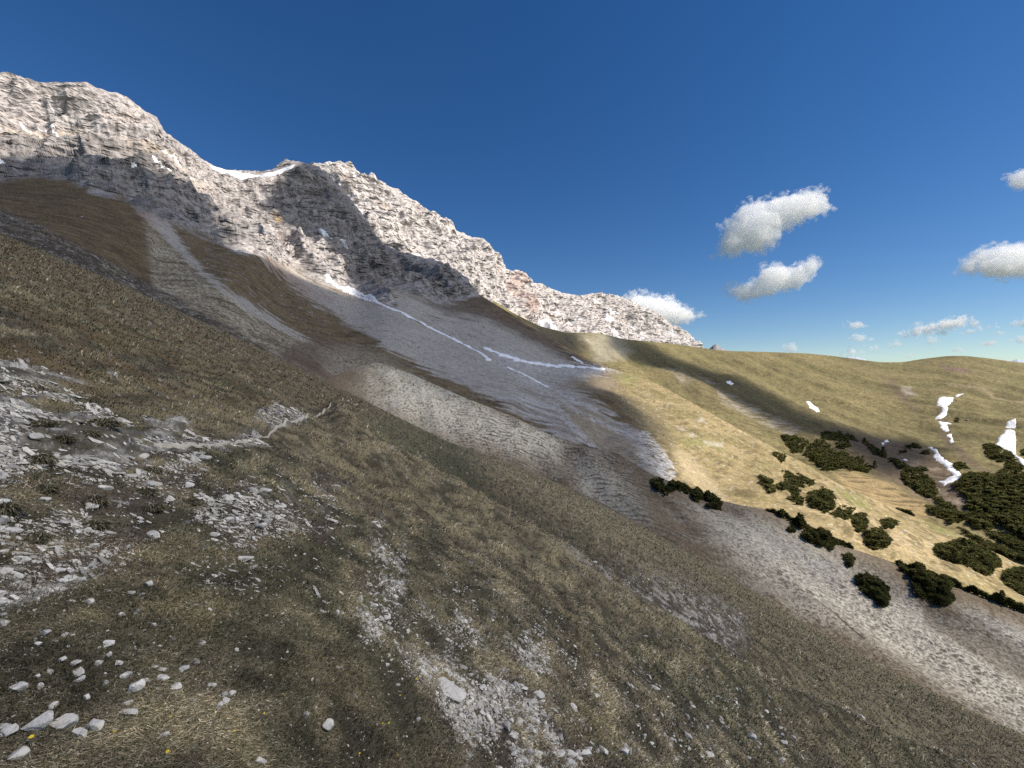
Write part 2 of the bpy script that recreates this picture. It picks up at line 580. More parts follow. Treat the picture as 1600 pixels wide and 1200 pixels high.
t_mini = tufts(p[:, 0] * 0.7 + 0.2 * p[:, 1] - wob, p[:, 1] + wob, 0.40, 0.10, 0.50, 11)
patchy = sstep(-0.25, 0.22, fbm(p, 4.0, 3, 0.6, seed=100.0))
t_near = np.maximum(t_near * patchy, t_mini * (1 - 0.5 * patchy))
t_far = t_far * (0.55 + 0.45 * patchy)
spot = t_near * (1 - fw) + t_far * fw
dz += spot * 0.18
B.pos[..., 2] += dz.reshape(B.U.shape)
nb = fbm(p, 26, 3, seed=92.0)
nb2 = fbm(p, 6, 3, seed=93.0)
wu, wv = u + 18 * nb2 + 10 * nb, v + 12 * nb + 6 * nb2
paleB = np.maximum.reduce([zone(wu, wv, [(545, 560), (590, 555), (640, 578), (800, 645), (885, 688), (870, 722), (800, 712), (730, 690), (620, 650), (540, 610)], 26),
                           zone(wu, wv, [(1090, 795), (1200, 812), (1330, 880), (1400, 930), (1640, 990), (1740, 1040), (1740, 1220), (1500, 1085), (1390, 1020), (1250, 945), (1140, 870)], 34),
                           0.75 * zone(wu, wv, [(900, 712), (960, 740), (1000, 790), (1010, 840), (960, 810), (900, 760)], 26)])
brown_stripe = zone(wu, wv, [(1430, 920), (1480, 950), (1740, 1100), (1740, 1150), (1560, 1050), (1450, 985)], 12)
paleB = np.clip(paleB - 0.75 * brown_stripe, 0, 1)
cB = mix(np.tile(np.array((0.20, 0.155, 0.105), np.float32), (len(u), 1)), (0.60, 0.555, 0.44), np.clip(paleB * (0.95 + 0.3 * nb2), 0, 1))
cB = mix(cB, (0.15, 0.115, 0.08), sstep(0.1, 0.5, -nb) * (1 - paleB) * 0.7)
cB = mix(cB, (0.33, 0.30, 0.25), (1 - paleB) * (1 - spot) * sstep(-0.1, 0.3, nb2) * 0.6)
gray = sstep(1050, 1350, u) * paleB
cB = mix(cB, (0.66, 0.595, 0.49), gray * 0.6)
cB = mix(cB, (0.088, 0.070, 0.046), spot * (0.82 + 0.15 * nb2))
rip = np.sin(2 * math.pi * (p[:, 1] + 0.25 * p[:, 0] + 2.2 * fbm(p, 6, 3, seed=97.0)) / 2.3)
cB = mix(cB, (0.085, 0.068, 0.048), sstep(0.1, 0.8, rip) * sstep(640, 760, u) * sstep(1250, 1050, u) * sstep(-0.25, 0.2, fbm(p, 4.5, 3, seed=98.0)) * 0.7)  # terrace ripple shadows painted into the rib colour
pth, _ = dist_line(u, v, [(600, 636), (640, 624), (690, 614), (740, 611), (800, 616)])
cB = mix(cB, (0.50, 0.46, 0.40), np.exp(-(pth / 2.0) ** 2) * 0.7)
scar, _ = dist_line(u, v, [(1240, 938), (1275, 945), (1300, 962), (1325, 985), (1350, 1008)])
scar2, _ = dist_line(u, v, [(1180, 915), (1225, 928), (1245, 940), (1300, 955)])
cB = mix(cB, (0.06, 0.045, 0.035), np.exp(-((scar + 2.0 * nb2) / 1.8) ** 2) * 0.8)
cB = mix(cB, (0.33, 0.29, 0.24), np.exp(-((scar2 + 3 * nb2) / 7) ** 2) * 0.5)
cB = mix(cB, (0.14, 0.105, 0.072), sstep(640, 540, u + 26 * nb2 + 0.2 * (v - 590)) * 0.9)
crestB = np.exp(-((v - B_TOP(u)) / 16) ** 2) * sstep(1000, 1150, u)
cB = mix(cB, (0.15, 0.12, 0.085), crestB * 0.7)
mat_rib = surface_mat('tussock_slope', [(1.2, 6, 0.75, 1.25), (6.0, 4, 0.75, 1.25)], [(2.0, 5, 0.6, 0.3), (9.0, 3, 0.4, 0.06)], 0.95)
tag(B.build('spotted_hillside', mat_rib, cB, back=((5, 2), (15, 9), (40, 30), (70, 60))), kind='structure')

# ------------------------------------------------------------------ terrain: flank of the mountain, screes and the sunlit meadow
C_TOP_P = [(-150, 112), (0, 118), (22, 117), (45, 131), (60, 130), (105, 129), (135, 128), (150, 137), (195, 153), (222, 171), (245, 186), (258, 208), (275, 222), (300, 236),
           (318, 252), (330, 258), (360, 267), (385, 268), (404, 270), (425, 266), (436, 257), (447, 251), (462, 253), (475, 257), (496, 261), (512, 275), (530, 293), (560, 330),
           (585, 365), (600, 385), (640, 398), (690, 412), (712, 424), (730, 436), (745, 458), (775, 476), (815, 500), (850, 523), (900, 552), (950, 575), (985, 584), (1030, 601),
           (1090, 634), (1150, 668), (1180, 684), (1262, 727), (1310, 756), (1400, 795), (1500, 836), (1600, 885), (1720, 946), (1850, 1010)]
C_TOP = curve(C_TOP_P, 2)
fC = tps([(-150, 112, 620), (0, 118, 620), (140, 128, 660), (250, 190, 720), (320, 255, 780), (390, 268, 860), (450, 252, 830), (500, 262, 800), (560, 330, 760), (600, 388, 720), (690, 412, 680),
          (745, 452, 640), (815, 500, 610), (850, 523, 590), (900, 552, 545), (950, 575, 490), (1030, 601, 420), (1150, 668, 330), (1280, 736, 262), (1400, 795, 215), (1500, 836, 188),
          (1600, 885, 165), (1720, 946, 150),
          (0, 235, 520), (180, 240, 560), (0, 280, 430), (100, 285, 430), (200, 312, 430), (330, 372, 450), (440, 430, 480), (560, 470, 510), (680, 470, 570), (300, 270, 600), (420, 330, 640), (520, 380, 620), (470, 300, 740),
          (-150, 290, 260), (0, 320, 230), (100, 340, 245), (200, 370, 270), (230, 430, 215), (100, 400, 135), (230, 470, 140), (-100, 340, 130), (300, 480, 165), (350, 440, 225), (400, 540, 150), (480, 590, 150),
          (300, 400, 300), (420, 490, 255), (490, 535, 232), (400, 420, 350), (520, 560, 215), (600, 540, 275), (560, 610, 200), (700, 600, 240), (800, 625, 235), (890, 685, 205), (800, 700, 190),
          (600, 480, 440), (760, 545, 400), (700, 520, 430), (850, 580, 390), (940, 620, 310), (900, 590, 370), (940, 690, 230), (1040, 740, 190), (1040, 790, 165), (960, 730, 185),
          (980, 600, 400), (1030, 640, 330), (1100, 660, 300), (1110, 720, 225), (1200, 760, 190), (1200, 810, 155), (1300, 800, 160), (1300, 850, 135), (1400, 850, 140), (1400, 900, 122),
          (1500, 890, 132), (1500, 940, 112), (1600, 950, 115), (1600, 1000, 100), (1720, 1020, 98)], 4e-3)
C_BOT = curve([(-150, 372), (0, 420), (230, 520), (400, 600), (480, 650), (545, 680), (590, 655), (640, 650), (800, 715), (960, 770), (1100, 835), (1200, 860), (1330, 920), (1600, 1020), (1720, 1070), (1850, 1120)], 8)
C = Sheet(-140, 1740, 1.35, 400, C_TOP, C_BOT, fC)
u, v, p = C.flat()
n_lo = fbm(p, 60, 3, seed=11.0)
n_md = fbm(p, 18, 3, seed=12.0)
n_hi = fbm(p, 5, 3, seed=13.0)
wu, wv = u + 7 * n_md + 4 * n_hi, v + 6 * fbm(p, 25, 3, seed=14.0) + 4 * fbm(p, 6, 2, seed=15.0)
ROCK = [(-200, 60), (520, 200), (760, 440), (748, 462), (720, 468), (690, 474), (660, 468), (640, 456), (612, 450), (616, 478), (575, 468), (545, 458), (520, 448), (490, 436), (455, 418), (425, 405), (400, 398),
        (372, 394), (330, 376), (300, 362), (262, 346), (225, 330), (190, 312), (140, 300), (105, 284), (60, 276), (0, 284), (-200, 290)]
z_rock = zone(wu, wv, ROCK, 3.5)
z_dis = zone(u, v, ROCK, 9, -6)
# layered limestone: beds dip to the right, with gullies cut across them
rot = np.array([[0.80, 0.30, 0.52], [-0.35, 0.93, 0.0], [-0.48, -0.18, 0.86]])
rp = p @ rot.T
r_big = fbm(rp * np.array([0.55, 1, 1.25]), 130, 3, 0.5, seed=21.0, ridged=True)
r_mid = fbm(rp * np.array([0.32, 1, 1.5]), 40, 4, 0.55, seed=22.0, ridged=True)
r_sml = fbm(rp * np.array([0.5, 1, 1.6]), 17, 4, 0.6, seed=23.0, ridged=True)
gul = fbm(np.stack([p @ np.array([0.75, 0.62, 0.2]), 0.22 * p[:, 2], 0 * p[:, 0]], 1), 42, 3, 0.5, seed=16.0, ridged=True)
bed2 = rp[:, 2] / 44.0 + 0.7 * fbm(rp, 120, 2, seed=17.0)
bed2 = bed2 - np.floor(bed2)
bed2 = sstep(0.0, 0.8, bed2) - sstep(0.86, 1.0, bed2)
r_xs = fbm(rp * np.array([0.4, 1, 1.8]), 7, 3, 0.6, seed=19.0, ridged=True)
bed = rp[:, 2] / 13.0 + 0.9 * fbm(rp, 60, 3, seed=20.0)
bed = bed - np.floor(bed)
bed = sstep(0.0, 0.75, bed) - sstep(0.8, 1.0, bed)
edge = sstep(0, 0.10, C.T.ravel())
edge2 = sstep(0, 0.06, C.T.ravel())
OUTN = np.array([0.50, -0.66, 0.56])
near_s = np.clip(p[:, 1] / 500, 0.35, 1.1)
disp = z_dis * near_s * (r_big * 22 * edge + (r_mid * 3.6 + gul * 6.0 + bed2 * 7.0) * (0.3 + 0.7 * edge) + (r_sml * 1.6 + bed * 3.6 + r_xs * 0.7) * (0.35 + 0.65 * edge2))
edge2 = sstep(0, 0.06, C.T.ravel())
disp += (1 - z_rock) * (n_lo * 3.0 + n_md * 1.0) * np.clip(p[:, 1] / 350, 0.2, 1) * edge2
newp = p + OUTN * disp[:, None]
wob = 0.5 * fbm(p, 1.2, 2, seed=99.0)
spot = tufts(p[:, 0] + wob, p[:, 1] * 0.75 + wob, 1.5, 0.15, 0.47, 5)
newp[:, 2] += (1 - z_rock) * spot * 0.3 * sstep(700, 500, u)
terr0 = fbm(p @ np.array([[0.22, 0, 0], [0, 0.22, 0], [0.1, 0.0, 2.2]], float), 2.6, 3, seed=36.0)
newp[:, 2] += (1 - z_rock) * sstep(930, 1000, u) * (terr0 * 0.7 + fbm(p @ np.array([[0.85, 0.2, 0], [0.35, -0.25, 0], [0, 0, 0.1]], float), 16, 3, seed=46.0) * 2.4 * edge2)
C.pos = newp.reshape(C.pos.shape)

ROCKC = np.array((0.43, 0.395, 0.375), np.float32)
tone = fbm(p, 90, 3, seed=24.0)
fine = fbm(p, 4.0, 3, 0.6, seed=25.0)
c = ROCKC * (1.05 + 0.3 * tone + 0.3 * fine)[:, None]
c = mix(c, (0.46, 0.37, 0.31), sstep(0.15, 0.6, fbm(p, 70, 3, seed=26.0)) * 0.4)
crk = fbm(rp * np.array([0.3, 1, 1.9]), 9, 3, 0.6, seed=18.0, ridged=True)
c = mix(c, (0.12, 0.105, 0.10), sstep(0.0, -0.45, crk) * 0.75)
c = mix(c, (0.17, 0.155, 0.15), sstep(0.15, 0.6, -r_sml) * 0.5)
c = mix(c, (0.22, 0.20, 0.19), sstep(0.4, 0.1, bed) * 0.25)
c = mix(c, (0.20, 0.19, 0.19), sstep(0.1, 0.5, fbm(rp * np.array([0.3, 1, 1.4]), 30, 3, seed=27.0)) * 0.45)
FACE_SHADE = [(-200, 230), (90, 232), (180, 238), (250, 262), (320, 320), (400, 380), (330, 378), (260, 350), (190, 315), (105, 286), (-200, 290)]
SPUR_SHADE = [(455, 262), (500, 260), (600, 385), (740, 440), (745, 460), (690, 475), (560, 460), (535, 430), (500, 385), (450, 375), (440, 345), (410, 330), (436, 300)]
rock_shade = np.maximum(zone(wu, wv, FACE_SHADE, 8), zone(wu, wv, SPUR_SHADE, 8))
c = c * (1 - 0.42 * rock_shade[:, None] * (0.8 + 0.3 * n_md[:, None]))  # cloud shade over the left face and spur also put into the rock colour
c = mix(c, (0.50, 0.42, 0.34), zone(wu, wv, [(-200, 222), (0, 228), (90, 222), (150, 226), (250, 248), (330, 300), (300, 296), (250, 264), (180, 240), (90, 234), (-200, 236)], 5) * 0.8)
c = mix(c, (0.55, 0.36, 0.19), zone(wu, wv, [(428, 335), (437, 338), (440, 350), (424, 355)], 4) * 0.8)
c = mix(c, (0.42, 0.28, 0.22), zone(wu, wv, [(375, 325), (395, 328), (390, 345), (372, 340)], 6) * 0.5)
c = mix(c, (0.10, 0.085, 0.08), zone(wu, wv, [(-20, 128), (20, 122), (45, 140), (50, 152), (20, 145)], 6) * 0.5)
rockcol = c
# soft ground


def flow_p(q):
    return q @ np.array([[0.22, 0, 0], [0, 1.0, 0], [0, 0, 0.22]], float)


GRASSB = np.array((0.135, 0.098, 0.055), np.float32)
g = np.tile(GRASSB, (len(u), 1)) * (1 + 0.35 * n_md + 0.25 * n_hi)[:, None]
SCREE = np.array((0.365, 0.332, 0.292), np.float32)
scree_c = SCREE * (0.95 + 0.18 * fbm(flow_p(p), 4.0, 3, seed=38.0) + 0.12 * n_hi)[:, None]
flow = p @ np.array([[0.25, 0, 0], [0, 1.0, 0], [0, 0, 0.25]], float)
fl = fbm(flow, 9, 3, seed=28.0)
MAINS = [(400, 394), (425, 405), (455, 418), (490, 436), (520, 448), (545, 458), (575, 468), (616, 478), (612, 450), (640, 456), (665, 468), (720, 470), (780, 500), (830, 525), (900, 566), (955, 578), (900, 600), (930, 630),
         (1000, 680), (1045, 745), (1010, 745), (960, 700), (930, 700), (880, 690), (800, 645), (750, 618), (700, 592), (650, 570), (590, 538), (540, 505), (480, 468), (440, 432)]
TONG = [(205, 322), (235, 332), (262, 347), (277, 362), (300, 400), (352, 446), (420, 490), (494, 534), (470, 531), (420, 508), (362, 470), (310, 428), (268, 386), (232, 350)]
fl0 = fbm(flow_p(p), 6.5, 4, 0.6, seed=43.0)
z_scr = np.maximum(sstep(-4, 4, sdf_poly(wu, wv, MAINS) + 22 * fl0), sstep(-3, 3, sdf_poly(u, v, TONG) + 12 * fl0))
z_scr_main = zone(wu, wv, MAINS, 5)
lower = sstep(560, 640, v + 0.15 * (u - 800)) * z_scr_main
scree_c = mix(scree_c, (0.22, 0.185, 0.15), sstep(-0.1, 0.25, fl) * lower * 0.85)
scree_c = mix(scree_c, (0.44, 0.43, 0.42), sstep(0.1, 0.4, fbm(flow, 5, 3, seed=34.0)) * lower * 0.8)
scree_c = mix(scree_c, (0.30, 0.225, 0.19), zone(wu, wv, [(395, 390), (430, 408), (470, 440), (520, 470), (470, 462), (430, 430)], 8) * 0.7)
scree_c = mix(scree_c, (0.30, 0.21, 0.18), zone(wu, wv, [(205, 322), (236, 334), (250, 370), (235, 360), (225, 345)], 6) * 0.7)
scree_c = mix(scree_c, (0.115, 0.09, 0.07), sstep(0.22, 0.45, fl + 0.3 * n_hi) * zone(wu, wv, [(560, 450), (650, 460), (760, 480), (800, 520), (740, 540), (640, 510)], 22) * 0.75)
g = g * (1 - z_scr[:, None]) + scree_c * z_scr[:, None]
EMB = [(640, 460), (700, 474), (745, 460), (790, 488), (850, 525), (905, 560), (885, 560), (830, 535), (760, 500), (700, 490)]
g = mix(g, (0.125, 0.095, 0.07), zone(wu, wv, EMB, 9) * sstep(-0.5, 0.05, fl + 0.2) * 0.9)
STRIP = [(268, 350), (330, 377), (372, 394), (430, 430), (480, 466), (545, 508), (600, 542), (660, 575), (740, 614), (800, 645), (880, 692), (850, 680), (790, 655), (720, 622), (640, 588), (585, 570), (545, 556), (500, 540), (420, 492), (352, 447), (300, 402)]
zs = sstep(-4, 4, sdf_poly(wu, wv, STRIP) - 18 * fl0)
g = mix(g, np.array((0.15, 0.112, 0.062)), zs * 0.9)
g = mix(g, (0.26, 0.24, 0.23), zs * sstep(0.18, 0.4, fbm(p, 7, 3, seed=29.0) - 0.0012 * np.abs(v - (0.62 * u + 165))) * 0.8)
SPOTH = [(222, 345), (268, 390), (310, 430), (362, 472), (420, 510), (490, 538), (500, 570), (430, 570), (380, 545), (300, 500), (235, 455), (228, 400)]
zsp = sstep(-9, 9, sdf_poly(wu, wv, SPOTH) + 16 * fl0)
pal = np.clip(zsp * (0.7 + 0.5 * n_md), 0, 1)
g = mix(g, (0.50, 0.445, 0.335), pal * 0.9)
g = mix(g, (0.095, 0.074, 0.045), zsp * spot * 0.85)
BROWNH = [(-200, 285), (0, 284), (60, 277), (105, 286), (150, 303), (205, 325), (228, 350), (232, 400), (238, 455), (200, 440), (120, 400), (60, 368), (-200, 290)]
g = mix(g, np.array((0.125, 0.092, 0.05)), sstep(-7, 7, sdf_poly(wu, wv, BROWNH) + 25 * fl0) * (0.85 + 0.2 * n_hi))
RUBB = [(-200, 270), (0, 328), (60, 352), (150, 397), (230, 440), (300, 482), (390, 530), (440, 565), (400, 600), (230, 520), (-200, 420)]
zr = zone(wu, wv, RUBB, 5)
rr = fbm(p, 2.6, 3, 0.6, seed=35.0)
g = mix(g, (0.075, 0.062, 0.048), zr * 0.92)
g = mix(g, (0.29, 0.26, 0.22), zr * sstep(0.08, 0.25, rr + 0.2 * n_hi) * 0.85)
xh = fbm(p, 1.7, 3, 0.6, seed=44.0)
g = g * np.clip(1 + 0.75 * xh * (1 - 0.6 * z_scr), 0.4, 1.8)[:, None]
g = mix(g, (0.055, 0.045, 0.035), z_scr_main * sstep(0.12, 0.32, fbm(flow_p(p), 3.0, 4, 0.6, seed=45.0) + 0.15 * fl0 - 0.1) * 0.62)
pat = fbm(p @ np.array([[0.5, 0, 0], [0, 0.5, 0], [0, 0, 1.4]], float), 8.0, 4, 0.62, seed=48.0)
g = mix(g, (0.065, 0.048, 0.03), (1 - z_scr) * sstep(0.02, 0.3, pat) * 0.6)
g = mix(g, (0.20, 0.155, 0.09), (1 - z_scr) * sstep(0.08, 0.35, -pat) * 0.5)
RED = [(430, 548), (470, 535), (505, 530), (545, 548), (562, 572), (556, 610), (500, 605), (450, 580)]
zred = zone(wu, wv, RED, 12)
znose = sstep(-14, 14, sdf_poly(wu, wv, [(500, 545), (545, 543), (600, 560), (640, 582), (600, 640), (530, 615), (510, 580)]) + 14 * fl0)
g = mix(g, (0.12, 0.085, 0.062), zred * 0.85)
g = mix(g, (0.10, 0.055, 0.048), zred * zone(wu, wv, [(490, 545), (530, 545), (540, 560), (500, 570)], 12) * sstep(-0.3, 0.2, xh) * 0.7)
g = mix(g, (0.24, 0.20, 0.16), zred * (1 - spot) * sstep(-0.1, 0.4, n_md) * 0.5)
g = mix(g, (0.33, 0.285, 0.215), znose * 0.75)
g = mix(g, (0.095, 0.072, 0.05), znose * spot * 0.8)
# the meadow on the right
xh0 = fbm(p, 1.7, 3, 0.6, seed=44.0)
zm = sstep(930, 985, wu + 0.35 * (wv - 600)) * zone(wu, wv, [(930, 572), (990, 560), (1900, 940), (1900, 1300), (1050, 850), (1048, 748), (1030, 700), (1000, 672), (960, 620), (915, 590)], 9)
md = mix(np.tile(np.array((0.315, 0.245, 0.125), np.float32), (len(u), 1)), (0.235, 0.19, 0.085), sstep(-0.2, 0.4, n_md))
terr = fbm(p @ np.array([[0.22, 0, 0], [0, 0.22, 0], [0.1, 0.0, 2.2]], float), 2.6, 3, seed=36.0)
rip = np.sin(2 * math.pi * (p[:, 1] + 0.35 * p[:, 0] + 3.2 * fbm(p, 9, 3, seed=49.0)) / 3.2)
ripm = sstep(0.0, 0.8, rip) * sstep(-0.2, 0.25, fbm(p, 6, 3, seed=50.0))  # shadow lines of the meadow terraces, painted into the colour below
md = mix(md, (0.45, 0.35, 0.20), sstep(-0.1, 0.4, n_lo) * 0.8)
md = mix(md, (0.15, 0.115, 0.055), sstep(0.05, 0.25, terr) * 0.75)
fsp = fbm(p * np.array([0.6, 0.6, 1.6]), 0.95, 3, 0.6, seed=39.0)
md = mix(md, (0.17, 0.135, 0.07), sstep(0.05, 0.3, fsp) * 0.6)
md = mix(md, (0.44, 0.35, 0.20), sstep(0.1, 0.35, -fsp) * 0.4)
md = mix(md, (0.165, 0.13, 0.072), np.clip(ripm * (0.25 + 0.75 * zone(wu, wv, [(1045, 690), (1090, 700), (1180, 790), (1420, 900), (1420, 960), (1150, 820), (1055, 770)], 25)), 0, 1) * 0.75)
md = mix(md, (0.45, 0.36, 0.22), zone(wu, wv, [(1050, 690), (1090, 715), (1150, 790), (1110, 775), (1060, 740)], 9) * 0.6)
for gp in ([(1300, 760), (1345, 775), (1365, 800), (1330, 792)], [(1450, 815), (1490, 830), (1500, 842), (1470, 832)], [(1055, 680), (1110, 690), (1130, 702), (1070, 690)], [(950, 578), (1000, 590), (980, 600), (955, 592)]):
    md = mix(md, (0.17, 0.19, 0.06), zone(wu, wv, gp, 8) * 0.6)
md = mix(md, (0.20, 0.165, 0.078), sstep(-5, 25, sdf_poly(wu, wv, [(950, 575), (1030, 601), (1150, 668), (1200, 695), (1160, 700), (1090, 690), (1040, 680), (980, 620)])) * sstep(-0.2, 0.3, n_md + 0.3 * xh0) * 0.7)
md = mix(md, (0.16, 0.13, 0.075), zone(wu, wv, [(890, 590), (960, 600), (1040, 650), (1050, 690), (1000, 670), (940, 640), (880, 610)], 14) * 0.75)
md = mix(md, (0.50, 0.47, 0.41), sstep(0.40, 0.5, fbm(p, 2.0, 2, seed=37.0)) * 0.85)
for oc in ([(1058, 662), (1068, 664), (1072, 670), (1064, 670)], [(1076, 673), (1086, 673), (1087, 679), (1078, 679)], [(1098, 683), (1112, 687), (1132, 690), (1130, 696), (1112, 694), (1100, 690)], [(1090, 654), (1100, 653), (1102, 658), (1092, 659)]):
    md = mix(md, (0.40, 0.36, 0.29), zone(u + 2.5 * xh0 * 3, v + 2 * n_hi, oc, 1.5) * sstep(-0.3, 0.1, fbm(p, 1.2, 2, seed=47.0)))
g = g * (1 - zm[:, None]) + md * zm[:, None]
TAN = [(868, 625), (925, 640), (985, 688), (1012, 722), (985, 728), (930, 700), (882, 655)]
g = mix(g, (0.30, 0.245, 0.175), zone(wu, wv, TAN, 6) * 0.85)
g = mix(g, (0.12, 0.095, 0.065), zone(wu, wv, TAN, 6) * ripm * 0.75)
GRY = [(955, 590), (890, 588), (880, 605), (930, 615), (965, 606)]
g = mix(g, (0.22, 0.18, 0.13), zone(wu, wv, GRY, 8) * 0.7)
# stream beds
for pts, wd, cc in (([(1005, 683), (1025, 700), (1035, 720), (1046, 742)], 9, (0.50, 0.48, 0.45)), ([(1000, 715), (1020, 728), (1045, 745)], 6, (0.52, 0.50, 0.46)), ([(870, 632), (895, 665), (925, 697), (960, 722), (1000, 742)], 5, (0.40, 0.39, 0.38)),
                    ([(760, 560), (850, 610), (920, 650), (1005, 690)], 3.5, (0.40, 0.38, 0.36)), ([(790, 575), (860, 607), (930, 640)], 2.0, (0.45, 0.44, 0.43))):
    dl, _ = dist_line(wu, wv, pts)
    g = mix(g, cc, sstep(wd + 2, wd - 2, dl + 5 * xh0) * sstep(-0.22, 0.12, rr + 0.4 * xh0))
RUBW = [(770, 548), (850, 566), (960, 572), (970, 582), (900, 592), (830, 585), (780, 566)]
g = mix(g, (0.47, 0.46, 0.45), zone(wu, wv, RUBW, 8) * sstep(-0.1, 0.2, rr) * 0.9)
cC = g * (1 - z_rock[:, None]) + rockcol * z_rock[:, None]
mat_rockface = surface_mat('limestone_face', [(0.35, 6, 0.75, 1.25), (1.5, 5, 0.72, 1.28)], (), 0.95, beds=[(0.05, 1.0, 10.0), (0.16, 1.0, 4.0)])
mat_mid = surface_mat('mountain_flank', [(0.35, 6, 0.75, 1.25), (1.5, 5, 0.72, 1.28)], [(1.3, 4, 0.6, 0.4)], 0.95)
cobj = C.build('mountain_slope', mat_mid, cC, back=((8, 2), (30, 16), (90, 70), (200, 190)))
cobj.data.materials.append(mat_rockface)
zq = z_rock.reshape(C.nu, C.nv)
zq = np.concatenate([np.repeat(zq[:, :1], 4, 1), zq], 1)
mi = ((zq[:-1, :-1] + zq[1:, 1:]) > 1.0).astype(np.int32).ravel()
cobj.data.polygons.foreach_set('material_index', mi)
tag(cobj, kind='structure')

# ------------------------------------------------------------------ terrain: the grassy hill under the skyline
E_TOP = curve([(760, 462), (800, 488), (842, 509), (880, 519), (925, 520), (945, 522), (975, 530), (1010, 533), (1060, 538), (1100, 544), (1130, 548), (1200, 550), (1260, 552), (1300, 556), (1345, 562), (1375, 566),
               (1410, 566), (1440, 561), (1480, 556), (1510, 556), (1545, 560), (1600, 567), (1720, 575), (1850, 590)], 6)
fE = tps([(780, 475, 720), (842, 509, 700), (925, 520, 680), (1010, 533, 720), (1100, 544, 740), (1200, 550, 740), (1300, 556, 720), (1400, 566, 680), (1490, 556, 640), (1600, 567, 610), (1720, 575, 590),
          (880, 550, 620), (950, 565, 560), (1050, 580, 540), (1150, 580, 600), (1150, 620, 500), (1100, 640, 430), (1200, 660, 430), (1200, 690, 380), (1300, 620, 520), (1300, 680, 400), (1300, 740, 300), (1400, 620, 510), (1400, 690, 385),
          (1400, 760, 280), (1400, 800, 245), (1450, 750, 300), (1500, 640, 440), (1500, 700, 350), (1500, 760, 270), (1500, 830, 215), (1600, 640, 420), (1600, 720, 310), (1600, 800, 225), (1600, 880, 180), (1720, 700, 300), (1720, 930, 165)], 6e-3)
E = Sheet(770, 1740, 1.35, 260, E_TOP, lambda u: C_TOP(u) + 45, fE)
u, v, p = E.flat()
ed = sstep(0, 0.12, E.T.ravel())
n_lo = fbm(p, 70, 3, seed=51.0)
n_md = fbm(p, 18, 3, seed=52.0)
n_hi = fbm(p, 4.5, 3, seed=53.0)
efold = fbm(p @ np.array([[0.9, 0.1, 0], [0.1, 0.28, 0], [0, 0, 0.1]], float), 34, 3, 0.5, seed=58.0)
E.pos[..., 2] += ((n_lo * 5.5 + n_md * 1.6 + efold * 5.0) * ed * np.clip(p[:, 1] / 400, 0.4, 1) + n_hi * 0.35).reshape(E.U.shape)
wu, wv = u + 9 * n_md + 4 * n_hi, v + 7 * n_lo + 4 * n_hi
c = mix(np.tile(np.array((0.175, 0.153, 0.070), np.float32), (len(u), 1)), (0.15, 0.125, 0.058), sstep(-0.2, 0.4, n_md))
c = mix(c, (0.215, 0.173, 0.084), sstep(0.0, 0.45, n_lo) * 0.7)
c = mix(c, (0.25, 0.205, 0.10), sstep(0.0, 0.4, efold + 0.3 * n_md) * 0.6)
c = mix(c, (0.115, 0.095, 0.048), sstep(0.05, 0.45, -efold + 0.3 * n_md) * 0.55)
c = c * (1 + 0.55 * n_hi)[:, None]
efs = fbm(p * np.array([0.7, 0.7, 1.4]), 2.2, 3, 0.6, seed=57.0)
c = mix(c, (0.10, 0.08, 0.038), sstep(0.08, 0.35, efs) * 0.5)
c = mix(c, (0.38, 0.34, 0.25), zone(wu, wv, [(905, 522), (960, 524), (990, 545), (975, 560), (940, 565), (925, 550)], 9) * 0.8)
c = mix(c, (0.21, 0.175, 0.12), zone(wu, wv, [(820, 505), (900, 522), (920, 555), (880, 552), (840, 525)], 9) * 0.6)
terr = fbm(p @ np.array([[0.2, 0, 0], [0, 0.2, 0], [0.1, 0.0, 2.4]], float), 3.2, 3, seed=54.0)
for tp_ in ([(1035, 577), (1055, 576), (1085, 598), (1068, 600)], [(1085, 583), (1105, 590), (1125, 602), (1105, 600)], [(1120, 608), (1145, 618), (1200, 645), (1260, 670), (1235, 680), (1180, 655), (1130, 630)]):
    z = zone(wu, wv, tp_, 4)
    c = mix(c, (0.37, 0.33, 0.27), z * sstep(0.3, -0.1, terr) * 0.85)
c = mix(c, (0.085, 0.068, 0.04), zone(wu, wv, [(960, 530), (1050, 560), (1150, 590), (1300, 660), (1480, 705), (1440, 740), (1300, 720), (1180, 655), (1060, 605)], 16) * 0.4)  # cloud shadow band also darkened into the turf colour
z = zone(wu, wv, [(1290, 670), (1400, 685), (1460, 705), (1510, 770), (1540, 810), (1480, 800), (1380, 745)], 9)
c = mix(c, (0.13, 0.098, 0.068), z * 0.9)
c = mix(c, (0.27, 0.215, 0.165), z * sstep(0.02, 0.2, terr) * 0.7 * sstep(1400, 1450, u))
c = mix(c, (0.33, 0.24, 0.12), zone(wu, wv, [(1300, 735), (1340, 733), (1400, 760), (1470, 800), (1440, 815), (1330, 775)], 7) * 0.85)
c = mix(c, (0.17, 0.10, 0.10), zone(wu, wv, [(1468, 568), (1500, 575), (1520, 583), (1495, 582)], 5) * 0.8)
c = mix(c, (0.36, 0.31, 0.27), zone(wu, wv, [(1410, 606), (1425, 607), (1432, 617), (1415, 617)], 4) * 0.75)
c = mix(c, (0.15, 0.11, 0.08), zone(wu, wv, [(1370, 588), (1400, 600), (1435, 640), (1425, 642), (1390, 605)], 4) * 0.6)
gl, _ = dist_line(wu, wv, [(1470, 640), (1482, 690), (1510, 720), (1560, 745)])
c = mix(c, (0.14, 0.10, 0.075), np.exp(-(gl / 6) ** 2) * 0.7)
ripE = np.sin(2 * math.pi * (p[:, 1] + 0.3 * p[:, 0] + 9 * fbm(p, 25, 3, seed=59.0)) / 9.0)
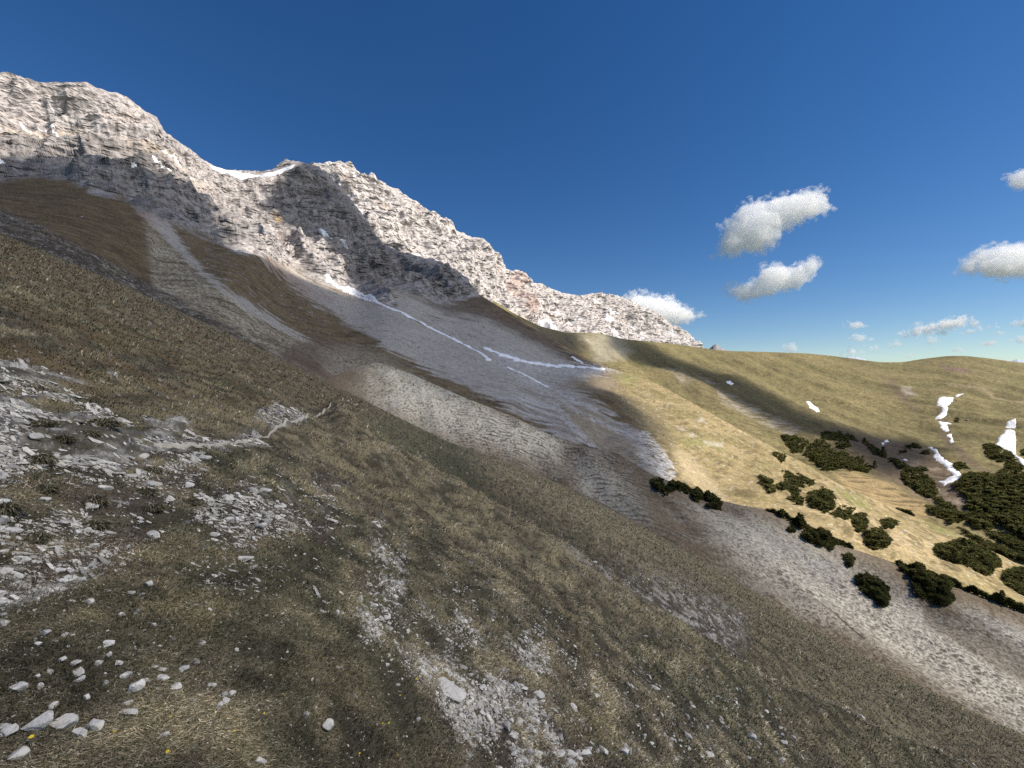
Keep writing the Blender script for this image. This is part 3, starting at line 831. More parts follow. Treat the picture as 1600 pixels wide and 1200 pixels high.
ripE = sstep(0.0, 0.8, ripE) * sstep(-0.25, 0.2, fbm(p, 12, 3, seed=60.0))
c = mix(c, (0.10, 0.08, 0.045), ripE * (0.22 + 0.6 * zone(wu, wv, [(1030, 570), (1130, 600), (1290, 680), (1400, 740), (1480, 800), (1400, 800), (1250, 720), (1100, 640)], 20)))  # terrace shadow lines painted into the hill colour
tr, _ = dist_line(wu, wv, [(1480, 600), (1540, 610), (1600, 630), (1700, 650)])
c = mix(c, (0.31, 0.24, 0.15), np.exp(-(tr / 1.8) ** 2) * 0.6)
cE = c
mat_hill = surface_mat('hill_turf', [(0.4, 6, 0.7, 1.3), (2.0, 5, 0.7, 1.3)], [(0.4, 5, 0.6, 1.2), (2.0, 4, 0.5, 0.3)], 0.95)
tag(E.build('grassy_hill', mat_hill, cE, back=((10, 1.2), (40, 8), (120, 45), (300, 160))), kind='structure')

# ------------------------------------------------------------------ terrain: the rock wall behind
G_TOP = curve([(380, 300), (440, 275), (480, 266), (510, 262), (538, 263), (560, 272), (590, 286), (612, 294), (622, 296), (640, 312), (665, 328), (690, 345), (712, 360), (725, 364), (738, 372), (755, 374), (768, 384),
               (780, 402), (787, 419), (800, 424), (820, 434), (830, 443), (845, 443), (858, 452), (880, 459), (900, 463), (925, 459), (945, 460), (965, 463), (985, 470), (1005, 482), (1030, 492), (1050, 508), (1075, 519),
               (1082, 530), (1092, 540), (1110, 560), (1140, 580)], 0)
fG = tps([(380, 290, 1000), (510, 262, 1050), (620, 296, 1120), (740, 372, 1230), (787, 419, 1300), (850, 447, 1400), (940, 460, 1600), (1030, 492, 1800), (1092, 540, 2000), (1140, 580, 2050),
          (500, 360, 850), (600, 420, 860), (700, 460, 920), (750, 480, 960), (820, 520, 1050), (900, 540, 1200), (1000, 555, 1450), (1100, 590, 1700), (640, 360, 1000), (760, 420, 1130), (900, 495, 1390), (1000, 515, 1620)], 6e-3)
G = Sheet(380, 1140, 1.15, 240, G_TOP, lambda u: np.maximum(np.minimum(C_TOP(u), np.where(u > 770, E_TOP(u), 9999)) + 35, G_TOP(u) + 15), fG)
u, v, p = G.flat()
rp = p @ rot.T
ed = sstep(0, 0.10, G.T.ravel())
r_big = fbm(rp * np.array([0.6, 1, 1.1]), 170, 3, 0.5, seed=121.0, ridged=True)
r_mid = fbm(rp * np.array([0.5, 1, 1.3]), 60, 4, 0.55, seed=122.0, ridged=True)
r_sml = fbm(rp * np.array([0.6, 1, 1.4]), 22, 4, 0.62, seed=123.0, ridged=True)
bed = rp[:, 2] / 24.0 + 0.9 * fbm(rp, 90, 3, seed=120.0)
bed = bed - np.floor(bed)
bed = sstep(0.0, 0.75, bed) - sstep(0.8, 1.0, bed)
ed2 = 0.4 + 0.6 * sstep(0, 0.07, G.T.ravel())
gul = fbm(np.stack([p @ np.array([0.62, 0.75, 0.2]), 0.22 * p[:, 2], 0 * p[:, 0]], 1), 70, 3, 0.5, seed=116.0, ridged=True)
bed2 = rp[:, 2] / 75.0 + 0.7 * fbm(rp, 190, 2, seed=117.0)
bed2 = bed2 - np.floor(bed2)
bed2 = sstep(0.0, 0.8, bed2) - sstep(0.86, 1.0, bed2)
dsp = (gul * 11 + bed2 * 10) * (0.3 + 0.7 * ed) + r_big * 24 * ed + r_mid * 5.5 * (0.3 + 0.7 * ed) + r_sml * 2.6 * ed2 + bed * 6 * ed2 + ed2 * fbm(rp * np.array([0.5, 1, 1.6]), 11, 3, 0.6, seed=119.0, ridged=True) * 1.0
G.pos = (p + OUTN * dsp[:, None]).reshape(G.pos.shape)
tone = fbm(p, 110, 3, seed=124.0)
fine = fbm(p, 8.0, 3, 0.6, seed=125.0)
c = np.array((0.53, 0.49, 0.465), np.float32) * (1.0 + 0.3 * tone + 0.3 * fine)[:, None]
c = mix(c, (0.52, 0.42, 0.33), sstep(0.15, 0.6, fbm(p, 90, 3, seed=126.0)) * 0.5)
c = mix(c, (0.26, 0.235, 0.225), sstep(0.15, 0.65, -r_sml) * 0.5)
crk = fbm(rp * np.array([0.3, 1, 1.9]), 15, 3, 0.6, seed=118.0, ridged=True)
c = mix(c, (0.17, 0.15, 0.14), sstep(0.0, -0.45, crk) * 0.75)
wu, wv = u + 8 * fbm(p, 30, 2, seed=127.0), v + 8 * fbm(p, 30, 2, seed=128.0)
for rp_ in ([(795, 432), (815, 435), (815, 452), (798, 450)], [(815, 478), (835, 482), (832, 498), (818, 495)], [(800, 450), (830, 470), (840, 490), (820, 480)]):
    c = mix(c, (0.42, 0.24, 0.17), zone(wu, wv, rp_, 7) * 0.4)
c = mix(c, (0.22, 0.20, 0.20), zone(wu, wv, [(722, 372), (755, 374), (752, 400), (728, 395)], 6) * 0.6)
c = mix(c, (0.27, 0.23, 0.20), zone(wu, wv, [(530, 285), (545, 275), (555, 290), (550, 302), (535, 300)], 5) * 0.7)
c = mix(c, (0.30, 0.28, 0.27), zone(wu, wv, [(760, 435), (775, 450), (785, 475), (770, 465)], 6) * 0.5)
sn = fbm(rp * np.array([0.35, 1, 1.3]), 60, 3, seed=129.0)
c = mix(c, (0.78, 0.79, 0.82), sstep(0.33, 0.45, sn) * sstep(700, 900, u) * 0.9)
cG = c
mat_wall = surface_mat('limestone_wall', [(0.2, 6, 0.75, 1.25), (0.9, 5, 0.75, 1.25)], (), 0.95, beds=[(0.028, 1.0, 18.0), (0.09, 1.0, 7.0)])
tag(G.build('rock_mountain', mat_wall, cG, back=((20, 10), (80, 80), (250, 280), (500, 560))), kind='structure')

# valley floor far below, out to the horizon
me = mesh_np('valley_ground', [(-60000, -60000, -420), (60000, -60000, -420), (60000, 60000, -420), (-60000, 60000, -420)], quads=[(0, 1, 2, 3)],
             colors=np.tile((0.09, 0.10, 0.05), (4, 1)))
tag(add('ground', me, surface_mat('valley_floor', [(0.004, 6, 0.6, 1.4)], (), 0.95)), kind='structure')
# ------------------------------------------------------------------ unseen cloud sheet, outline and density shaped to shade the slopes
SHADE_C = [[(-300, 236), (0, 236), (90, 234), (180, 241), (250, 264), (290, 288), (330, 325), (352, 362), (385, 392), (420, 408), (470, 434), (520, 452), (545, 462), (560, 470), (640, 470), (700, 400), (760, 455), (815, 498), (850, 521),
            (905, 555), (945, 574), (950, 585), (925, 592), (935, 605), (985, 622), (1012, 645), (1038, 676), (1044, 700), (1054, 745), (1060, 900), (-300, 900)],
           [(470, 255), (503, 258), (530, 288), (560, 325), (600, 380), (690, 405), (745, 440), (745, 470), (690, 480), (560, 475), (535, 430), (505, 400), (470, 382), (448, 376), (446, 350), (425, 335), (405, 325), (436, 298), (455, 275)]]
SHADE_E = [[(770, 460), (842, 505), (880, 515), (905, 520), (915, 545), (905, 562), (860, 545)], [(948, 518), (990, 528), (1030, 545), (1050, 560), (1110, 572), (1160, 590), (1200, 612), (1262, 642), (1330, 672), (1390, 682), (1440, 684), (1490, 700), (1480, 716), (1430, 735), (1395, 745),
            (1350, 720), (1300, 690), (1240, 672), (1165, 636), (1110, 604), (1050, 584), (1000, 572), (960, 552)]]
H_CL = 1500.0


def to_cloud(p):
    t = (H_CL - p[:, 2]) / SUN[2]
    return p[:, :2] + SUN[None, :2] * t[:, None]


pts, val = [], []
for sh, polys in ((A, None), (B, None), (C, SHADE_C), (E, SHADE_E), (G, [])):
    u, v, p = sh.flat()
    if sh is A:
        pts.append(to_cloud(p[::5])); val.append(np.full(len(p[::5]), 0.70, np.float32))
        continue
    if polys is None:
        pts.append(to_cloud(p)); val.append((0.72 - 0.08 * sstep(900, 780, u) - 0.18 * sstep(1050, 1300, u) * sstep(-20, 60, v - B_TOP(u) - 40) + 0.2 * np.exp(-((u - 960) / 110.0) ** 2)).astype(np.float32))
        continue
    vis = (v < sh.bot.repeat(sh.nv) - 20)
    if sh is C:
        v = v - 22 * sstep(420, 260, u)
    m = np.zeros(len(u), np.float32)
    wob_u = u + 9 * fbm(p, 45, 3, seed=141.0)
    wob_v = v + 7 * fbm(p, 45, 3, seed=142.0)
    for pl in polys:
        m = np.maximum(m, zone(wob_u, wob_v, pl, 3 if sh is C else 9))
    pts.append(to_cloud(p[vis])); val.append(m[vis])
PL_, VL_ = pts, val
pts = np.concatenate(pts)
val = np.concatenate(val)
CELL = 5.0
lo = pts.min(0) - 300
nx, ny = ((pts.max(0) + 300 - lo) / CELL).astype(int) + 1
ij = ((pts - lo) / CELL).astype(int)
flat_i = ij[:, 0] * ny + ij[:, 1]
num = np.bincount(flat_i, val, nx * ny).reshape(nx, ny)
den = np.bincount(flat_i, minlength=nx * ny).astype(float).reshape(nx, ny)
known = den > 0
val0 = np.where(known, num / np.maximum(den, 1), 0)
kx = np.fft.fftfreq(nx)[:, None]
ky = np.fft.fftfreq(ny)[None]


def blur(a, s):
    return np.real(np.fft.ifft2(np.fft.fft2(a) * np.exp(-2 * (math.pi * s) ** 2 * (kx ** 2 + ky ** 2))))


fill = val0.copy()
left = ~known
for s in (1.2, 3, 7, 16):
    wv_ = blur(known.astype(float), s)
    q = blur(val0, s) / np.maximum(wv_, 1e-6)
    ok = left & (wv_ > 0.04)
    fill[ok] = q[ok]
    left &= ~ok
fill[left] = 0
fb_ = blur(fill, 0.7)
dens = (sstep(0.30, 0.70, fb_) * np.clip(fb_ / 0.95, 0.75, 1.0)).astype(np.float32)
gx, gy = np.meshgrid(np.arange(nx), np.arange(ny), indexing='ij')
cp = np.stack([lo[0] + (gx + 0.5) * CELL, lo[1] + (gy + 0.5) * CELL, np.full(gx.shape, H_CL)], -1).reshape(-1, 3)
puff = fbm(cp, 160, 4, seed=151.0)
df = dens.flatten()
thick = np.sqrt(df) * (9 + 8 * puff) + 0.5
pu_ = CU + F * cp[:, 0] / np.maximum(cp[:, 1], 1)
pv2 = CV - F * cp[:, 2] / np.maximum(cp[:, 1], 1)
inf_ = (cp[:, 1] > 0) & (pv2 > -160) & (pu_ > -300) & (pu_ < 1900)
df = np.where(inf_, 0, df)
dens = df.reshape(dens.shape)
use = df > 0.02
cell_ok = (dens[:-1, :-1] > 0.02) & (dens[1:, :-1] > 0.02) & (dens[:-1, 1:] > 0.02) & (dens[1:, 1:] > 0.02)
idx = np.arange(nx * ny).reshape(nx, ny)
q = np.stack([idx[:-1, :-1], idx[1:, :-1], idx[1:, 1:], idx[:-1, 1:]], -1)[cell_ok]
remap = np.full(nx * ny, -1)
usedv = np.unique(q)
remap[usedv] = np.arange(len(usedv))
q = remap[q]
top_ = cp[usedv].copy(); top_[:, 2] += thick[usedv]
bot_ = cp[usedv].copy(); bot_[:, 2] -= thick[usedv] * 0.3
dc = np.repeat(df[usedv][:, None], 3, 1)
me = mesh_np('shade_cloud', np.concatenate([top_, bot_]), quads=np.concatenate([q, q[:, ::-1] + len(usedv)]), colors=np.concatenate([dc, dc]))
t = NT('shade_cloud')
at = t.n('ShaderNodeAttribute', attribute_name='Col')
ml = t.n('ShaderNodeMath', operation='MULTIPLY')
ml.inputs[1].default_value = 0.55
t.l(at.outputs['Fac'], ml.inputs[0])
tp_ = t.n('ShaderNodeBsdfTransparent')
df_ = t.n('ShaderNodeBsdfDiffuse'); df_.inputs['Color'].default_value = (0.9, 0.9, 0.9, 1)
tl_ = t.n('ShaderNodeBsdfTranslucent'); tl_.inputs['Color'].default_value = (0.9, 0.9, 0.9, 1)
m1 = t.n('ShaderNodeMixShader'); m1.inputs[0].default_value = 0.5
m2 = t.n('ShaderNodeMixShader')
t.l(df_.outputs[0], m1.inputs[1]); t.l(tl_.outputs[0], m1.inputs[2])
t.l(ml.outputs[0], m2.inputs[0]); t.l(tp_.outputs[0], m2.inputs[1]); t.l(m1.outputs[0], m2.inputs[2])
t.l(m2.outputs[0], t.out.inputs['Surface'])
tag(add('shade_cloud', me, t.m), kind='stuff')

# ------------------------------------------------------------------ generic small builders


def in_poly_samples(poly, n, r):
    P_ = np.array(poly, float)
    lo_, hi_ = P_.min(0), P_.max(0)
    out = np.zeros((0, 2))
    while len(out) < n:
        q_ = r.uniform(lo_, hi_, (max(64, n * 3), 2))
        s_ = sdf_poly(q_[:, 0], q_[:, 1], poly)
        out = np.concatenate([out, q_[s_ > 0]])
    return out[:n]


def area(poly):
    P_ = np.array(poly, float)
    x, y = P_[:, 0], P_[:, 1]
    return 0.5 * abs((x * np.roll(y, -1) - y * np.roll(x, -1)).sum())


def ico(sub):
    import bmesh
    bm = bmesh.new()
    bmesh.ops.create_icosphere(bm, subdivisions=sub, radius=1.0)
    vs = np.array([v_.co[:] for v_ in bm.verts])
    fs = np.array([[x.index for x in f_.verts] for f_ in bm.faces])
    bm.free()
    return vs, fs


ICO1, ICO2, ICO3, ICO4 = ico(1), ico(2), ico(3), ico(4)


def rock_verts(vs, seed, cuts=9, rough=0.08):
    """a broken block: a ball cut by random planes, with a worn rough surface"""
    r = np.random.default_rng(seed)
    p = vs.copy()
    for _ in range(cuts):
        nrm = r.normal(size=3)
        nrm /= np.linalg.norm(nrm)
        d = r.uniform(0.42, 0.8)
        s = p @ nrm
        over = np.maximum(s - d, 0)
        p = p - nrm[None] * over[:, None] * 0.96
    p = p * (1 + rough * fbm(p + seed * 3.1, 0.8, 3)[:, None] + 0.5 * rough * fbm(p + seed, 0.25, 2)[:, None])
    return p


# ------------------------------------------------------------------ snow
mat_snow = surface_mat('old_snow', [(0.25, 5, 0.84, 1.06), (1.5, 5, 0.90, 1.05)], [(0.5, 5, 0.6, 0.8)], 0.6, attr=False, base=(0.86, 0.87, 0.89))


def snow(sheet, poly, label, lift=0.35, wob=2.0, group=None):
    lift = lift * (0.55 if sheet is C else 0.8)
    P_ = np.array(poly, float)
    lo_, hi_ = P_.min(0) - 3, P_.max(0) + 3
    st = 0.7 if max(hi_ - lo_) < 60 else 1.0
    uu, vv = np.meshgrid(np.arange(lo_[0], hi_[0], st), np.arange(lo_[1], hi_[1], st), indexing='ij')
    base = sheet.seen(uu, vv) if sheet in (C, G) else sheet.at(uu, vv)
    fl_ = base.reshape(-1, 3)
    sc_ = np.median(fl_[:, 1]) / 400
    nz = fbm(fl_, 7 * sc_, 3, seed=161.0).reshape(uu.shape)
    s = sdf_poly(uu, vv, poly) + (2.1 if sheet is E else 0.9) * wob * nz
    s = s.reshape(uu.shape)
    h = lift * np.clip(s / 1.6, -1.0, 1.0) + 0.25 * lift * nz
    top_ = base.copy()
    top_[..., 2] += h * 1.0
    top_ += (np.array([0.3, -0.6, 0.3]) * (lift * 0.8 * np.clip(s / 1.6, -1, 1))[..., None])
    keep = s > -1.2
    cell = keep[:-1, :-1] & keep[1:, :-1] & keep[:-1, 1:] & keep[1:, 1:]
    idx = np.arange(uu.size).reshape(uu.shape)
    q = np.stack([idx[:-1, :-1], idx[:-1, 1:], idx[1:, 1:], idx[1:, :-1]], -1)[cell]
    if not len(q):
        return
    us = np.unique(q)
    rm = np.full(uu.size, -1)
    rm[us] = np.arange(len(us))
    o = add('snow_patch', mesh_np('snow_patch', top_.reshape(-1, 3)[us], quads=rm[q]), mat_snow)
    tag(o, label, 'snow patch', group)


def ribbon(line, w0, w1):
    """outline of a tapering band along a line"""
    L_ = np.array(line, float)
    tk = np.linspace(0, len(L_) - 1, 46)
    L_ = np.stack([np.interp(tk, np.arange(len(L_)), L_[:, k]) for k in (0, 1)], 1)
    rk = np.random.default_rng(int(L_[0].sum() * 7) & 65535)
    L_ += rk.normal(0, 0.25, L_.shape)
    tn = np.gradient(L_, axis=0)
    tn /= np.linalg.norm(tn, axis=1)[:, None]
    nr = np.stack([-tn[:, 1], tn[:, 0]], 1)
    ww = np.linspace(w0, w1, len(L_))
    ww = ww * np.clip(rk.normal(0.72, 0.2, len(L_)), 0.35, 1.15)
    ww[0] *= 0.4
    ww[-1] *= 0.4
    return [tuple(x) for x in (L_ + nr * ww[:, None])] + [tuple(x) for x in (L_ - nr * ww[:, None])[::-1]]


snow(E, [(1260, 627), (1265, 628), (1277, 637), (1281, 643), (1276, 645), (1265, 637)], 'small slanting snow patch alone on the olive hillside', 0.5, 1.0)
snow(E, [(1135, 597), (1141, 596), (1147, 599), (1143, 602), (1136, 601)], 'tiny round snow spot in the dark hollow of the far hillside', 0.5, 0.6)
snow(E, [(1466, 624), (1472, 621), (1489, 622), (1490, 628), (1480, 634), (1481, 641), (1478, 648), (1470, 653), (1461, 651), (1468, 646), (1473, 640), (1470, 635), (1464, 632)], 'hook shaped snow patch at the top of the snowy gully', 0.6, 1.2)
snow(E, [(1467, 657), (1485, 658), (1486, 661), (1480, 662), (1483, 670), (1478, 671), (1470, 667)], 'middle snow patch in the gully below the hook shaped one', 0.5, 1.2)
snow(E, [(1478, 675), (1486, 673), (1489, 682), (1490, 688), (1485, 689), (1483, 683), (1487, 681)], 'lowest and smallest snow patch of the snowy gully', 0.5, 1.0)
snow(E, [(1493, 618), (1505, 613), (1503, 617), (1494, 621)], 'thin snow sliver above the hook shaped patch', 0.4, 0.6)
snow(E, [(1573, 662), (1588, 659), (1587, 667), (1570, 667)], 'short snow slab just above the biggest snowfield', 0.5, 0.8)
snow(E, [(1571, 670), (1585, 670), (1588, 682), (1586, 700), (1587, 712), (1605, 722), (1630, 736), (1630, 748), (1600, 731), (1586, 714), (1567, 703), (1553, 694), (1560, 681)], 'biggest bright snowfield running down between dwarf pines', 0.8, 1.4)
snow(E, [(1449, 697), (1456, 699), (1464, 704), (1467, 713), (1474, 719), (1484, 724), (1492, 731), (1498, 737), (1500, 742), (1503, 746), (1494, 751), (1475, 756), (1467, 751), (1478, 749), (1490, 744), (1484, 737), (1476, 728), (1465, 722), (1458, 719), (1458, 714), (1462, 711), (1456, 704)], 'winding broken snow strip in the dark hollow', 0.6, 1.6)
snow(E, [(1382, 686), (1386, 684), (1389, 687), (1385, 691), (1381, 690)], 'square snow speck in the shaded hollow', 0.5, 0.5)
snow(E, [(1376, 693), (1380, 691), (1383, 694), (1379, 697)], 'snow speck just below the square one in the shaded hollow', 0.4, 0.5)
snow(E, [(1411, 718), (1415, 718), (1419, 721), (1414, 722)], 'flat tiny snow spot among bare soil in the hollow', 0.4, 0.4)
snow(C, ribbon([(503, 436), (525, 448), (545, 456), (580, 468), (620, 485), (660, 505), (700, 526), (740, 545), (768, 562)], 1.8, 2.2), 'long narrow snow ribbon crossing the grey scree', 1.0, 1.6)
snow(C, ribbon([(534, 453), (548, 458), (560, 463), (580, 470)], 1.6, 1.4), 'short snow dash beside the top of the long ribbon', 0.9, 0.8)
snow(C, ribbon([(756, 543), (785, 555), (820, 565), (860, 571), (905, 573), (945, 577)], 2.4, 3.0), 'curved snow band along the foot of the scree', 0.9, 2.4)
snow(C, ribbon([(793, 573), (815, 583), (840, 597), (858, 605)], 1.2, 1.0), 'thin snow streak in the stream bed below the scree', 0.6, 0.7)
snow(C, ribbon([(893, 557), (903, 563), (912, 568)], 1.6, 1.2), 'tiny snow dash at the lower right tip of the scree', 0.6, 0.5)
snow(C, [(324, 257), (345, 264), (380, 270), (408, 275), (440, 262), (462, 258), (452, 268), (430, 279), (405, 288), (388, 290), (362, 280), (340, 268)], 'large bright snowfield filling the notch in the ridge', 2.0, 2.0)
snow(C, [(495, 357), (508, 360), (522, 369), (536, 378), (545, 386), (530, 380), (515, 370), (500, 361)], 'slim snow crescent on the dark rock spur', 1.2, 0.8)
snow(C, [(60, 200), (72, 202), (90, 206), (84, 209), (95, 216), (78, 209)], 'wedge shaped snow patch high on the left rock face', 1.6, 0.9)
snow(C, ribbon([(250, 238), (270, 247), (290, 258), (303, 264)], 2.0, 1.2), 'snow stripe below the left summit shoulder', 1.4, 0.9)
snow(C, ribbon([(238, 252), (252, 260), (266, 268), (276, 274)], 1.8, 1.0), 'snow stripe along the shadow edge on the left face', 1.4, 0.8)
snow(C, [(-20, 252), (0, 250), (4, 254), (14, 256), (2, 259), (-20, 260)], 'snow patch at the far left edge above the brown hill', 1.2, 0.8)
snow(C, [(205, 257), (212, 258), (217, 262), (211, 264)], 'lone snow fleck in the dark left rock band', 1.2, 0.5)
snow(C, ribbon([(30, 198), (52, 208), (70, 218), (84, 226)], 1.3, 0.9), 'thin snow line under the wedge shaped patch', 1.2, 0.6)
snow(C, ribbon([(78, 172), (92, 184), (102, 192)], 1.3, 0.9), 'thin snow line under the left summit', 1.2, 0.6)
snow(G, [(838, 498), (848, 503), (868, 512), (872, 516), (858, 514), (845, 508)], 'broad snow tongue at the foot of the far wall', 2.0, 1.4)
snow(G, ribbon([(885, 504), (895, 508), (906, 514)], 1.7, 1.4), 'left one of two parallel snow stripes on the far wall', 2.0, 0.8)
snow(G, ribbon([(896, 501), (902, 507), (907, 513)], 1.9, 1.5), 'right one of two parallel snow stripes on the far wall', 2.0, 0.8)
snow(G, [(944, 494), (955, 495), (962, 500), (955, 503), (945, 500)], 'squarish snow patch in the middle of the far wall', 2.0, 1.2)
snow(G, ribbon([(866, 486), (876, 492), (882, 497)], 1.6, 1.3), 'short upper snow stripe on the far wall', 2.0, 0.8)
snow(G, ribbon([(512, 263), (530, 264), (548, 270), (566, 279)], 1.6, 1.2), 'snow rim along the ridge right of the notch', 1.6, 0.8)

# ------------------------------------------------------------------ dwarf pines
PINE_COL = [(0.054, 0.060, 0.020), (0.094, 0.098, 0.031), (0.142, 0.134, 0.043), (0.105, 0.084, 0.034)]
mat_pine = surface_mat('pine_needles', [(1.5, 4, 0.7, 1.3)], (), 0.8, transl=0.42)
mat_twig = surface_mat('pine_bark', [(3.0, 4, 0.7, 1.3)], (), 0.9, attr=False, base=(0.10, 0.075, 0.055))


def pine_crown(sheet, poly, height, seed, dens=2.4, size=None):
    """many needle sprays filling a low mound; returns vertices, triangles, colours"""
    r = np.random.default_rng(seed)
    n = int(max(36, area(poly) * dens))
    q = in_poly_samples(poly, n, r)
    e = sdf_poly(q[:, 0], q[:, 1], poly)
    jt = np.stack([q[:, 0] * 0.13, q[:, 1] * 0.13, np.full(n, seed * 1.7)], 1)
    uu = q[:, 0] + 5.5 * fbm(jt, 1.0, 3) + r.normal(0, 0.7, n)
    vv = q[:, 1] + 5.5 * fbm(jt + 40, 1.0, 3) + r.normal(0, 0.7, n)
    kp = fbm(jt * 1.7 + 9, 1.0, 2) > (-0.16 if area(poly) > 2500 else -0.26)
    uu, vv, e, jt, n = uu[kp], vv[kp], e[kp], jt[kp], int(kp.sum())
    b0 = sheet.at(uu, vv)
    d = b0[:, 1]
    emax = max(2.0, min(10.0, e.max()))
    lump = np.clip(0.75 + 2.2 * fbm(b0, 3.0, 2, seed=seed * 0.37), 0.2, 1.5)
    h = height * np.sqrt(np.clip(e / emax, 0.02, 1)) * lump
    base = sheet.at(uu, vv + h / d * F * 0.85)
    hh = h * np.where(r.random(n) < 0.55, 1.0, r.uniform(0.25, 1.0, n))
    ctr = base + np.stack([0 * h, 0 * h, hh], 1)
    ctr += r.normal(0, 0.10, (n, 3))
    sz = (size or 0.42) * r.uniform(0.6, 1.35, n) * np.where(r.random(n) < 0.12, 1.7, 1.0) * np.clip(d / 130, 0.7, 2.0)
    V_, T_, C_ = [], [], []
    shade_c = np.array(PINE_COL)[r.choice(4, n, p=[0.28, 0.36, 0.26, 0.10])] * r.uniform(0.75, 1.25, (n, 1)) * (1 + 0.9 * fbm(b0, 2.4, 2, seed=seed * 0.9))[:, None]
    k = 5
    for j in range(k):
        ang = r.uniform(0, 2 * math.pi, n)
        up = r.uniform(0.25, 1.1, n)
        dr = np.stack([np.cos(ang), np.sin(ang), up], 1)
        dr /= np.linalg.norm(dr, axis=1)[:, None]
        sd_ = np.cross(dr, r.normal(size=(n, 3)))
        sd_ /= np.linalg.norm(sd_, axis=1)[:, None]
        tip = ctr + dr * sz[:, None]
        a_ = ctr + sd_ * (sz * 0.34)[:, None] - dr * (sz * 0.25)[:, None]
        b_ = ctr - sd_ * (sz * 0.34)[:, None] - dr * (sz * 0.25)[:, None]
        V_.append(np.stack([a_, b_, tip], 1).reshape(-1, 3))
        cc = np.repeat(shade_c, 3, 0).reshape(n, 3, 3).copy()
        cc[:, 2] *= 1.25
        C_.append(cc.reshape(-1, 3))
    V_ = np.concatenate(V_)
    T_ = np.arange(len(V_)).reshape(-1, 3)
    return V_, T_, np.concatenate(C_), base, h


def stems(base, h, seed, nmax=12):
    """bent stems creeping out of one rootstock"""
    r = np.random.default_rng(seed)
    c0 = base.mean(0) - np.array([0, 0, 0.3])
    V_ = [c0 + 0.16 * np.array([math.cos(k * 2.094), math.sin(k * 2.094), 0]) for k in range(3)]
    T_ = [(0, 2, 1)]
    for i in r.choice(len(base), min(nmax, len(base)), replace=False):
        mid = c0 * 0.45 + base[i] * 0.55
        mid[2] = c0[2] * 0.45 + base[i][2] * 0.55 + 0.15 * h[i]
        tip = base[i] + np.array([0, 0, h[i] * 0.8])
        k = len(V_)
        for c_, rad in ((mid, 0.07), (tip, 0.02)):
            V_ += [c_ + rad * np.array([math.cos(q_ * 2.094), math.sin(q_ * 2.094), 0]) for q_ in range(3)]
        for s0, s1 in ((0, k), (k, k + 3)):
            for q_ in range(3):
                w_ = (q_ + 1) % 3
                T_ += [(s0 + q_, s0 + w_, s1 + w_), (s0 + q_, s1 + w_, s1 + q_)]
    return np.array(V_), np.array(T_)


def shrub(sheet, poly, label, height=1.7, seed=1, dens=2.4):
    V_, T_, C_, base, h = pine_crown(sheet, poly, height, seed, dens)
    org = base.mean(0)
    root = bpy.data.objects.new('dwarf_pine', None)
    root.location = org
    root.empty_display_size = 0.5
    col.objects.link(root)
    tag(root, label, 'shrub', 'dwarf pines on the slopes')
    add('crown', mesh_np('pine_crown', V_ - org, tris=T_, colors=C_, smooth=False), mat_pine, root)
    sv, st_ = stems(base, h, seed)
    add('trunk', mesh_np('pine_stems', sv - org, tris=st_), mat_twig, root)


